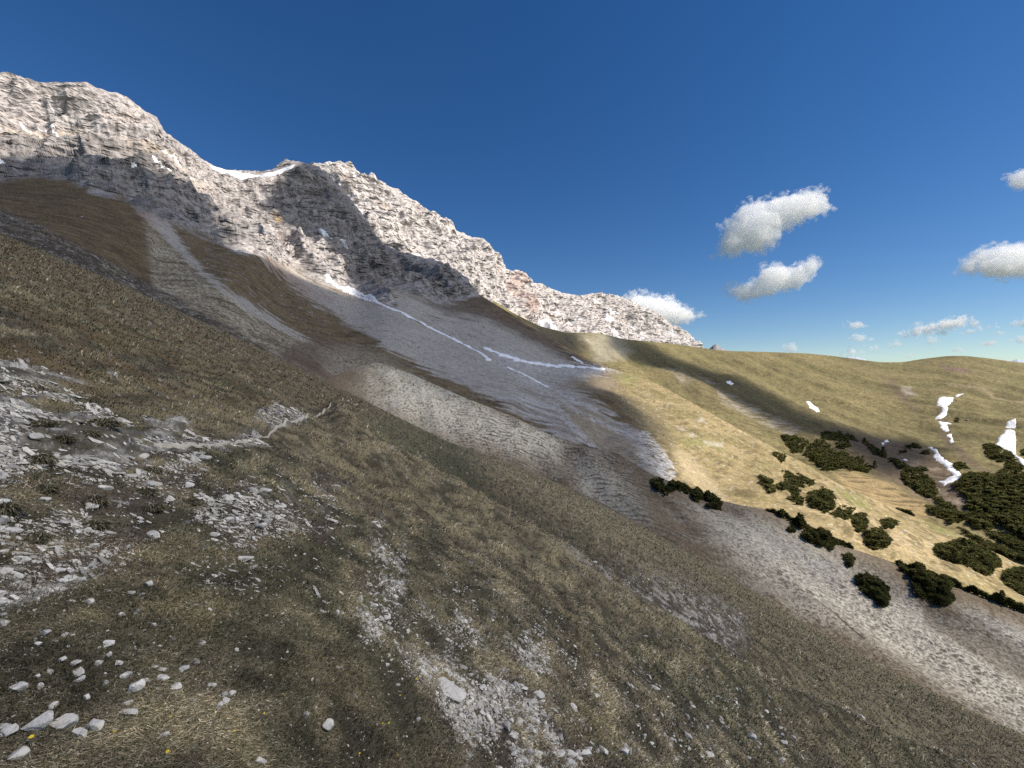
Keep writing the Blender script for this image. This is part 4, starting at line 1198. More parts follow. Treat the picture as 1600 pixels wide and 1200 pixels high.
SHR = [
    (E, [(1221, 681), (1238, 679), (1257, 686), (1265, 693), (1251, 704), (1240, 707), (1232, 700), (1225, 689)], 'dark pine clump at the upper left end of the long hollow thicket', 2.4),
    (E, [(1269, 689), (1290, 690), (1301, 701), (1324, 708), (1345, 719), (1363, 729), (1359, 733), (1345, 734), (1317, 727), (1308, 730), (1287, 730), (1268, 716), (1257, 711), (1262, 697)], 'long olive pine thicket lying along the hollow above the tan hillock', 2.8),
    (E, [(1284, 677), (1312, 675), (1331, 682), (1345, 689), (1331, 689), (1311, 689), (1284, 687)], 'blackish pine band in shade at the top of the hollow', 2.0),
    (E, [(1306, 694), (1324, 690), (1331, 698), (1326, 703), (1308, 700)], 'blackish pine clump between the shaded band and the long thicket', 2.6),
    (E, [(1349, 686), (1357, 693), (1384, 712), (1382, 717), (1364, 706), (1352, 695)], 'slanting row of dark pines in the shaded hollow', 2.2),
    (E, [(1388, 716), (1402, 720), (1420, 729), (1412, 733), (1400, 730)], 'shaded pine streak right of the slanting row', 2.0),
    (E, [(1415, 696), (1430, 693), (1441, 695), (1440, 700), (1420, 700)], 'flat dark pine cushion left of the winding snow strip', 1.6),
    (E, [(1406, 704), (1416, 703), (1417, 708), (1408, 709)], 'small dark pine dot below the flat cushion', 1.4),
    (E, [(1438, 708), (1451, 707), (1451, 712), (1440, 712)], 'small oval pine beside the middle of the winding snow strip', 1.4),
    (E, [(1408, 739), (1420, 731), (1436, 735), (1450, 745), (1460, 755), (1465, 764), (1461, 772), (1454, 774), (1437, 769), (1419, 755), (1412, 746)], 'big rounded dark pine thicket right of the tan hillock', 3.0),
    (E, [(1434, 732), (1447, 731), (1450, 735), (1441, 738)], 'little pine tuft on top of the big rounded thicket', 1.8),
    (E, [(1488, 725), (1505, 725), (1514, 731), (1500, 732), (1497, 736)], 'small pine clump just right of the winding snow strip', 1.6),
    (E, [(1535, 696), (1550, 695), (1566, 704), (1585, 714), (1590, 722), (1599, 730), (1595, 734), (1575, 729), (1571, 725), (1575, 720), (1551, 719), (1541, 710)], 'dark pine belt at the left foot of the biggest snowfield', 2.4),
    (E, [(1594, 703), (1625, 699), (1625, 714), (1598, 711)], 'pine clump at the right edge beside the biggest snowfield', 1.8),
    (E, [(1489, 652), (1498, 650), (1497, 658)], 'tiny lone pine beside the snowy gully', 1.6),
    (E, [(1446, 791), (1465, 790), (1490, 799), (1530, 802), (1552, 817), (1550, 826), (1530, 827), (1505, 814), (1487, 821), (1470, 812), (1455, 802)], 'ragged pine belt just over the crest of the sunlit meadow', 2.4),
    (E, [(1454, 775), (1470, 780), (1487, 789), (1497, 797), (1480, 796), (1465, 786)], 'narrow pine streak running down from the big rounded thicket', 1.8),
    (E, [(1541, 831), (1569, 834), (1590, 840), (1630, 850), (1630, 870), (1575, 854), (1556, 843)], 'pine patch at the right edge beyond the sunlit meadow crest', 2.2),
    (E, [(1497, 826), (1537, 846), (1575, 858), (1625, 874), (1625, 882), (1575, 868), (1530, 850)], 'thin dark pine line tucked behind the meadow crest', 1.8),
    (C, [(1212, 708), (1221, 710), (1231, 716), (1225, 720), (1215, 714)], 'small lone oval pine on the sunlit meadow', 1.3),
    (C, [(1184, 745), (1196, 747), (1208, 753), (1210, 766), (1203, 767), (1195, 758)], 'leftmost pine clump on the sunlit meadow', 1.5),
    (C, [(1223, 738), (1239, 741), (1251, 749), (1258, 758), (1245, 760), (1232, 751)], 'pine clump at the top of the meadow group', 1.5),
    (C, [(1243, 741), (1262, 748), (1275, 756), (1269, 760), (1257, 754)], 'elongated pine clump at the right of the meadow group', 1.4),
    (C, [(1213, 759), (1228, 752), (1234, 759), (1221, 768)], 'brownish pine clump at the left of the meadow group', 1.3),
    (C, [(1228, 767), (1240, 762), (1252, 770), (1245, 775)], 'small pine in the middle of the meadow group', 1.3),
    (C, [(1232, 775), (1245, 774), (1256, 784), (1250, 787), (1238, 782)], 'lowest pine clump of the meadow group', 1.3),
    (C, [(1261, 774), (1276, 767), (1286, 763), (1297, 769), (1304, 780), (1300, 793), (1287, 798), (1273, 791), (1262, 784)], 'large round olive pine bush on the sunlit meadow', 2.2),
    (C, [(1295, 799), (1303, 798), (1315, 791), (1331, 799), (1330, 807), (1317, 810), (1301, 804)], 'two lobed pine bush below the large round one', 1.5),
    (C, [(1331, 806), (1350, 808), (1354, 817), (1346, 827), (1330, 821)], 'compact dark pine bush right below the two lobed one', 1.5),
    (C, [(1348, 835), (1365, 826), (1380, 829), (1392, 846), (1386, 855), (1372, 858), (1357, 855), (1350, 846)], 'round dark pine bush near the shadow edge of the meadow', 1.7),
    (C, [(1376, 819), (1389, 814), (1404, 819), (1399, 825), (1380, 829)], 'small pine touching the top of the round dark bush', 1.2),
    (C, [(1457, 860), (1462, 855), (1480, 850), (1504, 843), (1519, 848), (1550, 864), (1565, 878), (1562, 888), (1544, 899), (1519, 888), (1494, 880), (1465, 872)], 'widest pine bush on the lower meadow with two spruces in it', 1.9),
    (C, [(1400, 791), (1412, 789), (1429, 795), (1419, 800)], 'flat pine cushion on the meadow crest', 1.2),
    (C, [(1570, 894), (1581, 892), (1625, 885), (1625, 946), (1588, 925), (1571, 908)], 'dark pine bush cut by the right edge of the meadow', 1.8),
    (C, [(1336, 829), (1341, 827), (1343, 833), (1338, 834)], 'tiniest pine tuft between the meadow bushes', 0.8),
    (B, [(1198, 793), (1215, 791), (1235, 787), (1255, 796), (1270, 807), (1290, 822), (1310, 830), (1334, 846), (1328, 852), (1305, 854), (1300, 858), (1285, 851), (1268, 849), (1252, 838), (1262, 830), (1245, 822), (1225, 808), (1208, 802)], 'long dark pine belt on the crest of the spotted hillside', 1.9),
    (B, [(1317, 867), (1328, 866), (1337, 872), (1330, 883), (1325, 884)], 'small dark pine alone below the long crest belt', 1.1),
    (B, [(1338, 899), (1350, 894), (1362, 897), (1380, 906), (1389, 914), (1389, 936), (1386, 953), (1377, 953), (1356, 936), (1338, 917)], 'solid dark pine block alone on the spotted hillside', 1.6),
    (B, [(1398, 866), (1431, 871), (1460, 878), (1488, 890), (1512, 902), (1550, 921), (1572, 935), (1550, 928), (1525, 916), (1490, 911), (1485, 919), (1491, 938), (1486, 948), (1470, 948), (1450, 941), (1431, 925), (1425, 904), (1410, 888)], 'largest dark pine thicket on the spotted hillside crest', 1.9),
    (B, [(1540, 909), (1556, 904), (1567, 912), (1580, 925), (1600, 941), (1640, 962), (1600, 950), (1575, 940), (1550, 925)], 'pine strip at the right end of the spotted hillside crest', 1.7),
    (B, [(1016, 750), (1033, 746), (1038, 760), (1041, 774), (1026, 764)], 'leftmost black pine of the shaded rib cluster', 1.6),
    (B, [(1046, 752), (1063, 751), (1080, 761), (1076, 768), (1057, 764), (1047, 768), (1040, 776), (1038, 764)], 'middle black pine of the shaded rib cluster', 1.7),
    (B, [(1078, 762), (1095, 758), (1113, 764), (1124, 775), (1122, 783), (1129, 787), (1124, 793), (1109, 793), (1103, 788), (1110, 783), (1096, 778), (1083, 781)], 'right and largest black pine of the shaded rib cluster', 1.7),
    (B, [(1232, 826), (1243, 823), (1244, 830), (1236, 832)], 'tiny dark pine under the long crest belt', 0.8),
]
for i, (sh, pl, lab, hgt) in enumerate(SHR):
    shrub(sh, pl, lab, hgt, 200 + i, 3.2)

TH = [(1505, 742), (1532, 740), (1557, 742), (1565, 732), (1575, 730), (1585, 734), (1588, 740), (1730, 735), (1730, 905), (1640, 858), (1600, 842), (1560, 820), (1527, 800), (1507, 790), (1512, 780), (1503, 770), (1490, 756)]
V_, T_, C_, base, h = pine_crown(E, TH, 2.8, 77, 2.6, 0.5)
tag(add('pine_thicket', mesh_np('pine_thicket', V_, tris=T_, colors=C_, smooth=False), mat_pine), kind='stuff')


def spruce(sheet, uu, vv, hpx, label, seed):
    r = np.random.default_rng(seed)
    b = sheet.at(np.array([uu]), np.array([vv]))[0]
    H = hpx / F * b[1]
    V_, C_ = [], []
    n = 420
    z = r.uniform(0.06, 1, n)
    rad = (1 - z) ** 0.9 * 0.27 * H + 0.02 * H
    an = r.uniform(0, 2 * math.pi, n)
    rr_ = rad * np.sqrt(r.random(n))
    c0 = np.stack([np.cos(an) * rr_, np.sin(an) * rr_, z * H], 1)
    dr = np.stack([np.cos(an), np.sin(an), r.uniform(-0.5, 0.3, n)], 1)
    sd_ = np.cross(dr, r.normal(size=(n, 3)))
    sd_ /= np.linalg.norm(sd_, axis=1)[:, None]
    s = 0.10 * H * r.uniform(0.7, 1.3, n)
    V_ = np.stack([c0 + sd_ * (s * .4)[:, None], c0 - sd_ * (s * .4)[:, None], c0 + dr * s[:, None]], 1).reshape(-1, 3)
    cc = np.repeat(np.array(PINE_COL)[r.choice(3, n)] * r.uniform(0.8, 1.3, (n, 1)), 3, 0)
    root = bpy.data.objects.new('spruce_tree', None)
    root.location = b
    col.objects.link(root)
    tag(root, label, 'tree')
    add('crown', mesh_np('spruce_crown', V_, tris=np.arange(len(V_)).reshape(-1, 3), colors=cc, smooth=False), mat_pine, root)
    a = np.arange(6) * math.pi / 3
    rb = 0.025 * H
    tv = np.concatenate([np.stack([np.cos(a) * rb, np.sin(a) * rb, a * 0 - 0.2], 1), np.stack([np.cos(a) * rb * .2, np.sin(a) * rb * .2, a * 0 + H * 0.9], 1)])
    tq = [(i, (i + 1) % 6, 6 + (i + 1) % 6, 6 + i) for i in range(6)]
    add('trunk', mesh_np('spruce_trunk', tv, quads=tq), mat_twig, root)


spruce(C, 1491, 882, 24, 'nearer spruce standing in the widest pine bush on the meadow', 1)
spruce(C, 1505, 866, 22, 'farther spruce at the top of the widest pine bush', 2)
spruce(E, 1380, 714, 16, 'dark spruce at the lower end of the slanting pine row', 3)
spruce(E, 1351, 693, 10, 'small dark spruce at the upper end of the slanting pine row', 4)
spruce(E, 1365, 712, 8, 'tiny spruce on the bare soil below the slanting pine row', 5)
spruce(E, 1325, 699, 11, 'short dark spruce rising from the shaded pine clump', 6)
spruce(E, 1367, 730, 12, 'small spruce at the right tip of the long pine thicket', 7)
spruce(B, 1566, 924, 22, 'yellowish green spruce in the right end of the spotted crest', 8)
spruce(E, 1588, 748, 14, 'spruce poking out of the big pine thicket at the right', 9)

# ------------------------------------------------------------------ stones on the near slope
mat_stone = surface_mat('limestone', [(5.0, 6, 0.72, 1.18), (40.0, 5, 0.82, 1.15)], [(14.0, 6, 0.6, 0.025), (80.0, 4, 0.5, 0.005)], 0.9, attr=False, base=(0.66, 0.625, 0.56))
mat_stone_b = surface_mat('grey_limestone', [(6.0, 6, 0.65, 1.2), (50.0, 5, 0.8, 1.15)], [(14.0, 6, 0.6, 0.025), (80.0, 4, 0.5, 0.005)], 0.9, attr=False, base=(0.47, 0.44, 0.40))
PROTO = [mesh_np('stone_shape', rock_verts(ICO3[0], 300 + k, 10, 0.07), tris=ICO3[1], smooth=False) for k in range(12)]
for k, m_ in enumerate(PROTO):
    m_.materials.append(mat_stone if k % 4 else mat_stone_b)
FINE = [mesh_np('stone_shape', rock_verts(ICO4[0], 340 + k, 12, 0.09), tris=ICO4[1], smooth=False) for k in range(6)]
for m_ in FINE:
    m_.materials.append(mat_stone)


def stone(uu, vv, wpx, hpx, tilt, label, k, group=None, name='stone', meshes=PROTO, sink=0.25):
    b = A.at(np.array([uu]), np.array([vv]))[0]
    s = b[1] / F
    wx, hz = wpx * s * 0.56, hpx * s * 0.56
    o = bpy.data.objects.new(name, meshes[k % len(meshes)])
    o.location = (b[0], b[1], b[2] + hz * (0.9 - sink * 2))
    o.scale = (wx, max(wx * 0.7, hz), hz * 1.05)
    o.rotation_euler = (random.uniform(-0.25, 0.1), math.radians(tilt), random.uniform(-0.3, 0.3))
    col.objects.link(o)
    tag(o, label, 'stone', group)
    return o


BIG = [
    (60, 1146, 52, 30, -18, 'big pale slab, left half of the largest pair at bottom left'), (100, 1138, 44, 22, -8, 'flat pale slab, right half of the largest pair at bottom left'),
    (149, 1146, 28, 26, -35, 'bright upright stone right of the largest slab pair'), (125, 1160, 26, 22, 10, 'grey angular stone between the slab pair and the bright upright one'),
    (12, 1153, 30, 18, -15, 'grey streaked stone left of the largest slab pair'), (8, 1142, 26, 10, -5, 'flat brownish stone at the left edge above the streaked one'),
    (27, 1193, 32, 20, -5, 'pale stone at the bottom left corner beside a yellow flower'), (28, 1084, 30, 16, -10, 'wedge stone with a dark right end near the left edge'),
    (214, 1081, 26, 26, -60, 'cracked white stone standing on edge'), (202, 1118, 34, 12, 0, 'long flat stone below the cracked upright one'),
    (121, 1050, 23, 14, -5, 'rounded stone in the middle of a stack of three'), (117, 1038, 20, 10, -15, 'top stone of the stack of three'), (124, 1061, 22, 11, -25, 'bottom slanting stone of the stack of three'),
    (153, 1038, 17, 10, -30, 'yellowish flat stone right of the stack of three'), (133, 1092, 16, 11, -20, 'brown grey wedge stone under the stack of three'), (83, 1105, 15, 12, -30, 'small tan stone above the slab pair'),
    (164, 1066, 18, 10, -20, 'grey stone half sunk in turf right of the stack of three'), (255, 1063, 20, 11, 0, 'low grey stone above the row of pebbles'), (274, 1081, 20, 13, 10, 'grey stone with a smaller one at its foot'),
    (330, 1075, 16, 10, -5, 'white wedge stone above the stone cluster'), (351, 1094, 12, 11, 0, 'upper grey stone of the four stone cluster'), (363, 1089, 11, 13, -50, 'white stone at the top right of the four stone cluster'),
    (352, 1105, 14, 13, 0, 'middle grey stone of the four stone cluster'), (342, 1111, 13, 12, 0, 'lowest speckled stone of the four stone cluster'), (478, 1121, 15, 12, -20, 'grey stone half hidden by grass, upper left of the white block'),
    (513, 1143, 20, 19, 0, 'white block with dark crevices on the turf'), (406, 1192, 20, 11, 10, 'striped white stone at the bottom edge'), (255, 1155, 26, 9, -30, 'slender white stone slanting on the turf'),
    (180, 1130, 12, 7, -25, 'small pale stone left of the long flat one'), (22, 834, 24, 16, 0, 'square white block near the left edge of the rubble'), (4, 832, 14, 12, -10, 'pale stone cut by the left edge beside the square block'),
    (5, 976, 18, 12, 0, 'bright pale stone at the left edge, upper rubble'), (98, 814, 20, 7, -5, 'flat white stone in the upper rubble'), (148, 853, 18, 8, 5, 'white stone in the upper rubble right of a dark cleft'),
    (295, 762, 18, 13, 10, 'white block beside a grass tuft in the rubble'), (383, 870, 24, 13, -5, 'pale block below the middle rubble patch'), (395, 883, 18, 7, -20, 'thin slab under the pale block'),
    (562, 939, 16, 10, 40, 'elongated stone at the left rim of the stony streak'), (525, 960, 11, 9, 0, 'rounded white stone left of the stony streak'), (637, 993, 8, 8, 0, 'round white pebble on dark turf below the stony streak'),
    (840, 1098, 22, 12, 0, 'white stone at the right rim of the bottom stone run'), (750, 1137, 14, 11, 25, 'pale rounded stone at the left rim of the bottom stone run'), (897, 1122, 18, 10, 25, 'flat stone right of the bottom stone run'),
    (836, 1131, 9, 9, 0, 'round pale pebble above a brown hole'), (793, 1155, 16, 14, 0, 'grey white block in the lower stone run'), (915, 1195, 24, 16, 0, 'pale block at the bottom edge of the stone run'),
    (605, 1047, 8, 7, 0, 'small pale stone alone left of the bottom stone run'), (653, 1133, 9, 7, 0, 'small white stone below the grey plate'), (270, 1000, 9, 7, 0, 'small white stone in the turf above the row of pebbles'),
]
for i, (uu, vv, a_, b_, tl, lab) in enumerate(BIG):
    stone(uu, vv, a_ * 0.9, b_ * 0.9, tl, lab, i, meshes=FINE if a_ > 19 else PROTO)
# flat bedrock plate in the stone run
stone(696, 1080, 62, 16, 14, 'flat triangular grey plate at the head of the bottom stone run', 2, name='rock_plate', meshes=FINE, sink=0.42)

# the loose stones one can still tell apart
ZONES = [(STR2, 70, 7.5, 'pale broken stone in the bottom stone run', 'stones of the bottom stone run'), (STR1, 24, 6.0, 'pale stone in the upper stony streak', 'stones of the upper stony streak'),
         (RUB1, 70, 9.0, 'pale stone in the rubble at the left', 'stones in the rubble at the left'), (RUB2, 30, 7.0, 'pale stone in the middle rubble patch', 'stones in the middle rubble patch'),
         ([(0, 930), (250, 900), (330, 1010), (260, 1120), (100, 1110), (0, 1060)], 36, 7.0, 'small pale stone scattered on the lower left turf', 'stones scattered on the lower left turf'),
         ([(900, 1060), (1200, 1100), (1300, 1200), (960, 1200)], 26, 6.0, 'small pale stone scattered on the lower right turf', 'stones scattered on the lower right turf')]
for zi, (pl, n, sz, lab, grp) in enumerate(ZONES):
    r = np.random.default_rng(500 + zi)
    for i, (uu, vv) in enumerate(in_poly_samples(pl, n, r)):
        if uu < -20 or uu > 1640 or vv > 1230:
            uu, vv = np.clip(uu, 3, 1590), min(vv, 1190)
        s = sz * r.uniform(0.7, 1.9)
        stone(uu, vv, s * r.uniform(1.0, 1.7), s * r.uniform(0.55, 0.9), r.uniform(-25, 25), lab, int(r.integers(1000)), grp)

# gravel: the rest of the broken limestone
r = np.random.default_rng(91)
gu, gv, gs_ = [], [], []
gfl = []
for pl, n, s0, jit, fl_ in ((STR2, 4300, 2.5, 15, 0), (STR2, 260, 6.0, 14, 0), (STR1, 1500, 2.2, 9, 0), (STR1, 90, 4.5, 9, 0), (STR3, 420, 2.6, 7, 0), (STR4, 420, 2.3, 9, 0), (STR5, 200, 2.0, 6, 0), ([(560, 1000), (640, 1020), (760, 1180), (860, 1290), (800, 1290), (680, 1150)], 700, 2.0, 14, 0), (RUB1, 5200, 2.6, 22, 1), (RUB1, 420, 5.5, 18, 1), (RUB2, 1300, 2.4, 20, 1), (RUB2, 80, 4.6, 14, 1),
                  (RUB3, 700, 2.4, 12, 1), (OUT1, 6500, 3.2, 6, 1), (OUT1, 420, 6.5, 4, 1), (OUT2, 420, 2.4, 2, 1), (RUB4, 1200, 2.0, 16, 0), (PALE, 2600, 1.8, 9, 0),
                  ([(-100, 700), (500, 700), (620, 900), (1200, 1050), (1350, 1260), (-100, 1290)], 4200, 1.8, 0, 0), ([(280, 830), (500, 850), (620, 900), (640, 1000), (300, 960)], 700, 2.4, 10, 1),
                  ([(640, 880), (860, 960), (960, 1080), (900, 1100), (760, 1000)], 900, 1.9, 14, 0), ([(860, 1020), (1180, 1080), (1300, 1210), (940, 1210)], 1100, 2.5, 10, 0),
                  ([(1195, 1030), (1240, 1040), (1560, 1180), (1540, 1200), (1210, 1055)], 420, 2.3, 2, 0)):
    q_ = in_poly_samples(pl, n, r) + r.normal(0, 1, (n, 2)) * np.array([jit, jit * 0.7])
    q_[:, 1] = np.maximum(q_[:, 1], A_SIL(q_[:, 0]) + 12)
    if jit > 2:
        pq_ = A.at(q_[:, 0], q_[:, 1])
        k_ = r.random(n) < 0.08 + 0.92 * sstep(-0.06, 0.14, fbm(pq_, 0.7, 3, 0.6, seed=205.0))
        q_ = q_[k_]; n = len(q_)
    gu.append(q_[:, 0]); gv.append(q_[:, 1]); gs_.append(s0 * r.lognormal(0, 0.5, n)); gfl.append(np.full(n, fl_))
gflat = np.concatenate(gfl)
gu, gv, gs_ = map(np.concatenate, (gu, gv, gs_))
gp_ = A.at(gu, gv)
n = len(gu)
s = np.clip(gs_, 1.0, 13) * gp_[:, 1] / F * 0.6
shapes = np.stack([rock_verts(ICO1[0], 700 + k, 6, 0.05) for k in range(16)])
vs = shapes[r.integers(0, 16, n)]
sc3 = np.stack([r.uniform(0.8, 1.6, n), r.uniform(0.7, 1.2, n), r.uniform(0.4, 0.8, n)], 1) * s[:, None]
an = np.where(gflat > 0, r.normal(0.1, 0.35, n), r.uniform(0, 2 * math.pi, n))
sc3 *= np.where(gflat[:, None] > 0, np.array([[1.7, 0.95, 0.55]]), 1.0)
ca, sa = np.cos(an), np.sin(an)
vs = vs * sc3[:, None]
nn = np.array([0.40, 0.15, 1.0]); nn /= np.linalg.norm(nn)
tt_ = np.array([1.0, 0, -0.40]); tt_ /= np.linalg.norm(tt_)
bb = np.cross(nn, tt_)
lx = vs[..., 0] * ca[:, None] - vs[..., 1] * sa[:, None]
ly = vs[..., 0] * sa[:, None] + vs[..., 1] * ca[:, None]
tl2 = r.normal(0, 0.25, n)[:, None]
vs = lx[..., None] * tt_ + ly[..., None] * bb + (vs[..., 2] + tl2 * lx)[..., None] * nn
vs = vs + (gp_ + np.array([0, 0, 1]) * (s * 0.12)[:, None])[:, None]
fs = ICO1[1][None] + (np.arange(n) * len(ICO1[0]))[:, None, None]
gc = np.array((0.64, 0.60, 0.53)) * r.uniform(0.45, 1.15, (n, 1))
gc = np.repeat(gc, len(ICO1[0]), 0)
mat_grav = surface_mat('limestone_gravel', [(30.0, 4, 0.8, 1.2)], (), 0.9)
tag(add('gravel', mesh_np('gravel', vs.reshape(-1, 3), tris=fs.reshape(-1, 3), colors=gc, smooth=False), mat_grav), kind='stuff')

# boulders strewn over the far slopes
r = np.random.default_rng(92)
bu, bv, bs, bsh = [], [], [], []
for sh, pl, n, s0 in ((C, STRIP, 420, 1.5), (C, MAINS, 700, 1.3), (C, TONG, 90, 1.3), (C, RUBB, 2200, 1.9), (C, BROWNH, 60, 1.5), (C, [(880, 590), (1010, 600), (1060, 650), (1050, 690), (960, 640)], 130, 1.7), (C, [(1040, 640), (1200, 700), (1400, 800), (1250, 800), (1060, 720)], 90, 1.4),
                      (C, [(990, 690), (1030, 700), (1050, 745), (1000, 735)], 120, 1.6), (B, [(1100, 800), (1400, 900), (1600, 1000), (1300, 960)], 120, 1.6), (E, [(1250, 640), (1500, 620), (1600, 660), (1500, 720)], 60, 1.3)):
    q_ = in_poly_samples(pl, n, r)
    p_ = sh.at(q_[:, 0], q_[:, 1])
    bu.append(p_); bs.append(s0 * r.lognormal(0, 0.4, n) * p_[:, 1] / F * 0.6)
bp_, s = np.concatenate(bu), np.concatenate(bs)
n = len(s)
vs = shapes[r.integers(0, 16, n)] * (np.stack([r.uniform(0.8, 1.5, n), r.uniform(0.7, 1.2, n), r.uniform(0.5, 1.0, n)], 1) * s[:, None])[:, None] + bp_[:, None]
fs = ICO1[1][None] + (np.arange(n) * len(ICO1[0]))[:, None, None]
gc = np.repeat(np.array((0.31, 0.285, 0.26)) * r.uniform(0.5, 1.25, (n, 1)), len(ICO1[0]), 0)
tag(add('boulder_gravel', mesh_np('boulder_gravel', vs.reshape(-1, 3), tris=fs.reshape(-1, 3), colors=gc, smooth=False), mat_grav), kind='stuff')

# ------------------------------------------------------------------ grass
mat_grass = surface_mat('grass_blades', [(2.0, 3, 0.8, 1.2)], (), 0.85, transl=0.25)


def blades(root, length, width, lean, color, r):
    """bent two-segment blades; returns vertices, quads, tris and colours"""
    n = len(root)
    an = r.uniform(0, 2 * math.pi, n)
    side = np.stack([np.cos(an), np.sin(an), np.zeros(n)], 1)
    up = np.array([0, 0, 1.0])
    d1 = up[None] * 0.85 + lean * 0.5
    d2 = up[None] * 0.30 + lean * 1.0
    d1 /= np.linalg.norm(d1, axis=1)[:, None]
    d2 /= np.linalg.norm(d2, axis=1)[:, None]
    m = root + d1 * (length * 0.5)[:, None]
    t_ = m + d2 * (length * 0.6)[:, None]
    w_ = side * (width * 0.5)[:, None]
    V_ = np.stack([root - w_, root + w_, m + w_ * 0.75, m - w_ * 0.75, t_], 1)
    i0 = (np.arange(n) * 5)[:, None]
    Q_ = i0 + np.array([[0, 1, 2, 3]])
    T_ = i0 + np.array([[3, 2, 4]])
    C_ = np.repeat(color[:, None], 5, 1).copy()
    C_[:, :2] *= 0.75
    return V_.reshape(-1, 3), Q_, T_, C_.reshape(-1, 3)


r = np.random.default_rng(101)
NB = 800000
uu = r.uniform(-110, 1720, NB)
ts = r.random(NB)
top_u = A_SIL(uu) + 1
vv = top_u + (1310 - top_u) * ts
keep = r.random(NB) < (1310 - top_u) / 1040
uu, vv = uu[keep], vv[keep]
fi = np.clip(((uu - A.u0) / A.du).astype(int), 0, A.nu - 1)
tt = np.clip((vv - A.top[fi]) / (A.bot[fi] - A.top[fi]), 0, 0.999) ** (1 / A.power)
fj = (tt * (A.nv - 1)).astype(int)
gw = A.grassw[fi, fj]
t3_ = fbm(A.at(uu, vv) * np.array([1, 1, 1.3]), 0.62, 3, 0.6, seed=9.7)
keep = r.random(len(uu)) < (gw * 0.97 + 0.03) * np.clip(0.72 + 1.3 * t3_, 0.25, 1)
uu, vv, fi, fj = uu[keep], vv[keep], fi[keep], fj[keep]
root = A.at(uu, vv)
ground_c = A.cA.reshape(A.nu, A.nv, 3)[fi, fj]
n = len(uu)
d = root[:, 1]
tuft = fbm(root, 0.35, 2, seed=201.0)
lng = (0.024 + 0.0068 * np.clip(d, 1, 60)) * r.uniform(0.5, 1.35, n) * (1 + 0.5 * np.clip(tuft, -0.7, 1))
tus3 = fbm(root * np.array([1, 1, 1.3]), 0.62, 3, 0.6, seed=9.7)
lng = lng * (1 + 0.7 * np.clip(tus3 * 2, -0.6, 1) * sstep(4, 12, d))
lng = np.minimum(lng, 0.45)
wid = np.maximum(0.0030, 0.0017 * d) * r.uniform(0.7, 1.3, n)
ln = np.stack([0.80 + r.normal(0, 0.42, n), 0.05 + r.normal(0, 0.42, n), r.normal(-0.25, 0.2, n)], 1)
mixv = r.random(n) + 0.35 * fbm(root, 1.4, 2, seed=202.0)
gcol = np.empty((n, 3))
pal_ = np.array([(0.044, 0.046, 0.024), (0.088, 0.088, 0.046), (0.140, 0.118, 0.072), (0.27, 0.23, 0.15), (0.48, 0.42, 0.30)])
ii = np.digitize(mixv, [0.16, 0.38, 0.62, 0.85])
gcol = pal_[ii] * (0.35 + 0.65 * np.minimum(ground_c, 0.30) / np.array([0.13, 0.110, 0.068]))
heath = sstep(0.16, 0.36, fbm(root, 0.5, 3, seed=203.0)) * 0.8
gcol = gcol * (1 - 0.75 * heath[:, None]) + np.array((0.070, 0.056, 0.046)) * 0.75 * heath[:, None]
gcol = mix(gcol.astype(np.float32), (0.052, 0.046, 0.032), A.dark[fi, fj].astype(np.float32) * 0.65)  # gully shade painted into the blades
gcol = mix(gcol, (0.36, 0.30, 0.185), np.clip(A.straw[fi, fj], 0, 1).astype(np.float32) * 0.55)  # straw tint and painted crest light on the blades
gcol *= r.uniform(0.65, 1.35, (n, 1)) * np.clip(1.2 + 1.7 * tus3, 0.5, 2.1)[:, None]
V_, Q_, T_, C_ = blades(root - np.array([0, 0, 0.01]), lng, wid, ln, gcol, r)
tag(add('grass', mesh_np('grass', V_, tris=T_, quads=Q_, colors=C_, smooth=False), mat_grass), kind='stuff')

# tussocks that stand out on the rock
TUS = [(62, 715, 60, 44, 'large shaggy grass tussock hanging over the pale ledge'), (70, 662, 56, 26, 'dark green tussock above the large shaggy one'), (165, 658, 62, 30, 'broad straw coloured tussock on the pale outcrop'),
       (140, 678, 42, 24, 'dark rounded tussock below the broad straw coloured one'), (100, 688, 40, 26, 'greenish tussock between the shaggy one and the dark rounded one'), (238, 730, 48, 22, 'low tussock right of the rubble beside the trail'),
       (12, 795, 44, 46, 'dark tussock cut by the left edge'), (150, 782, 46, 28, 'tussock in the middle of the left rubble'), (150, 815, 60, 30, 'shaggy tussock left of the pale bedrock steps'), (70, 765, 50, 24, 'brownish tussock below the large shaggy one'),
       (228, 765, 44, 26, 'tussock beside the white block in the rubble'), (60, 842, 52, 24, 'dark cushion tussock right of the square white block'), (240, 790, 36, 22, 'small tussock below the white block'), (300, 780, 34, 22, 'straw tussock right of the white block')]
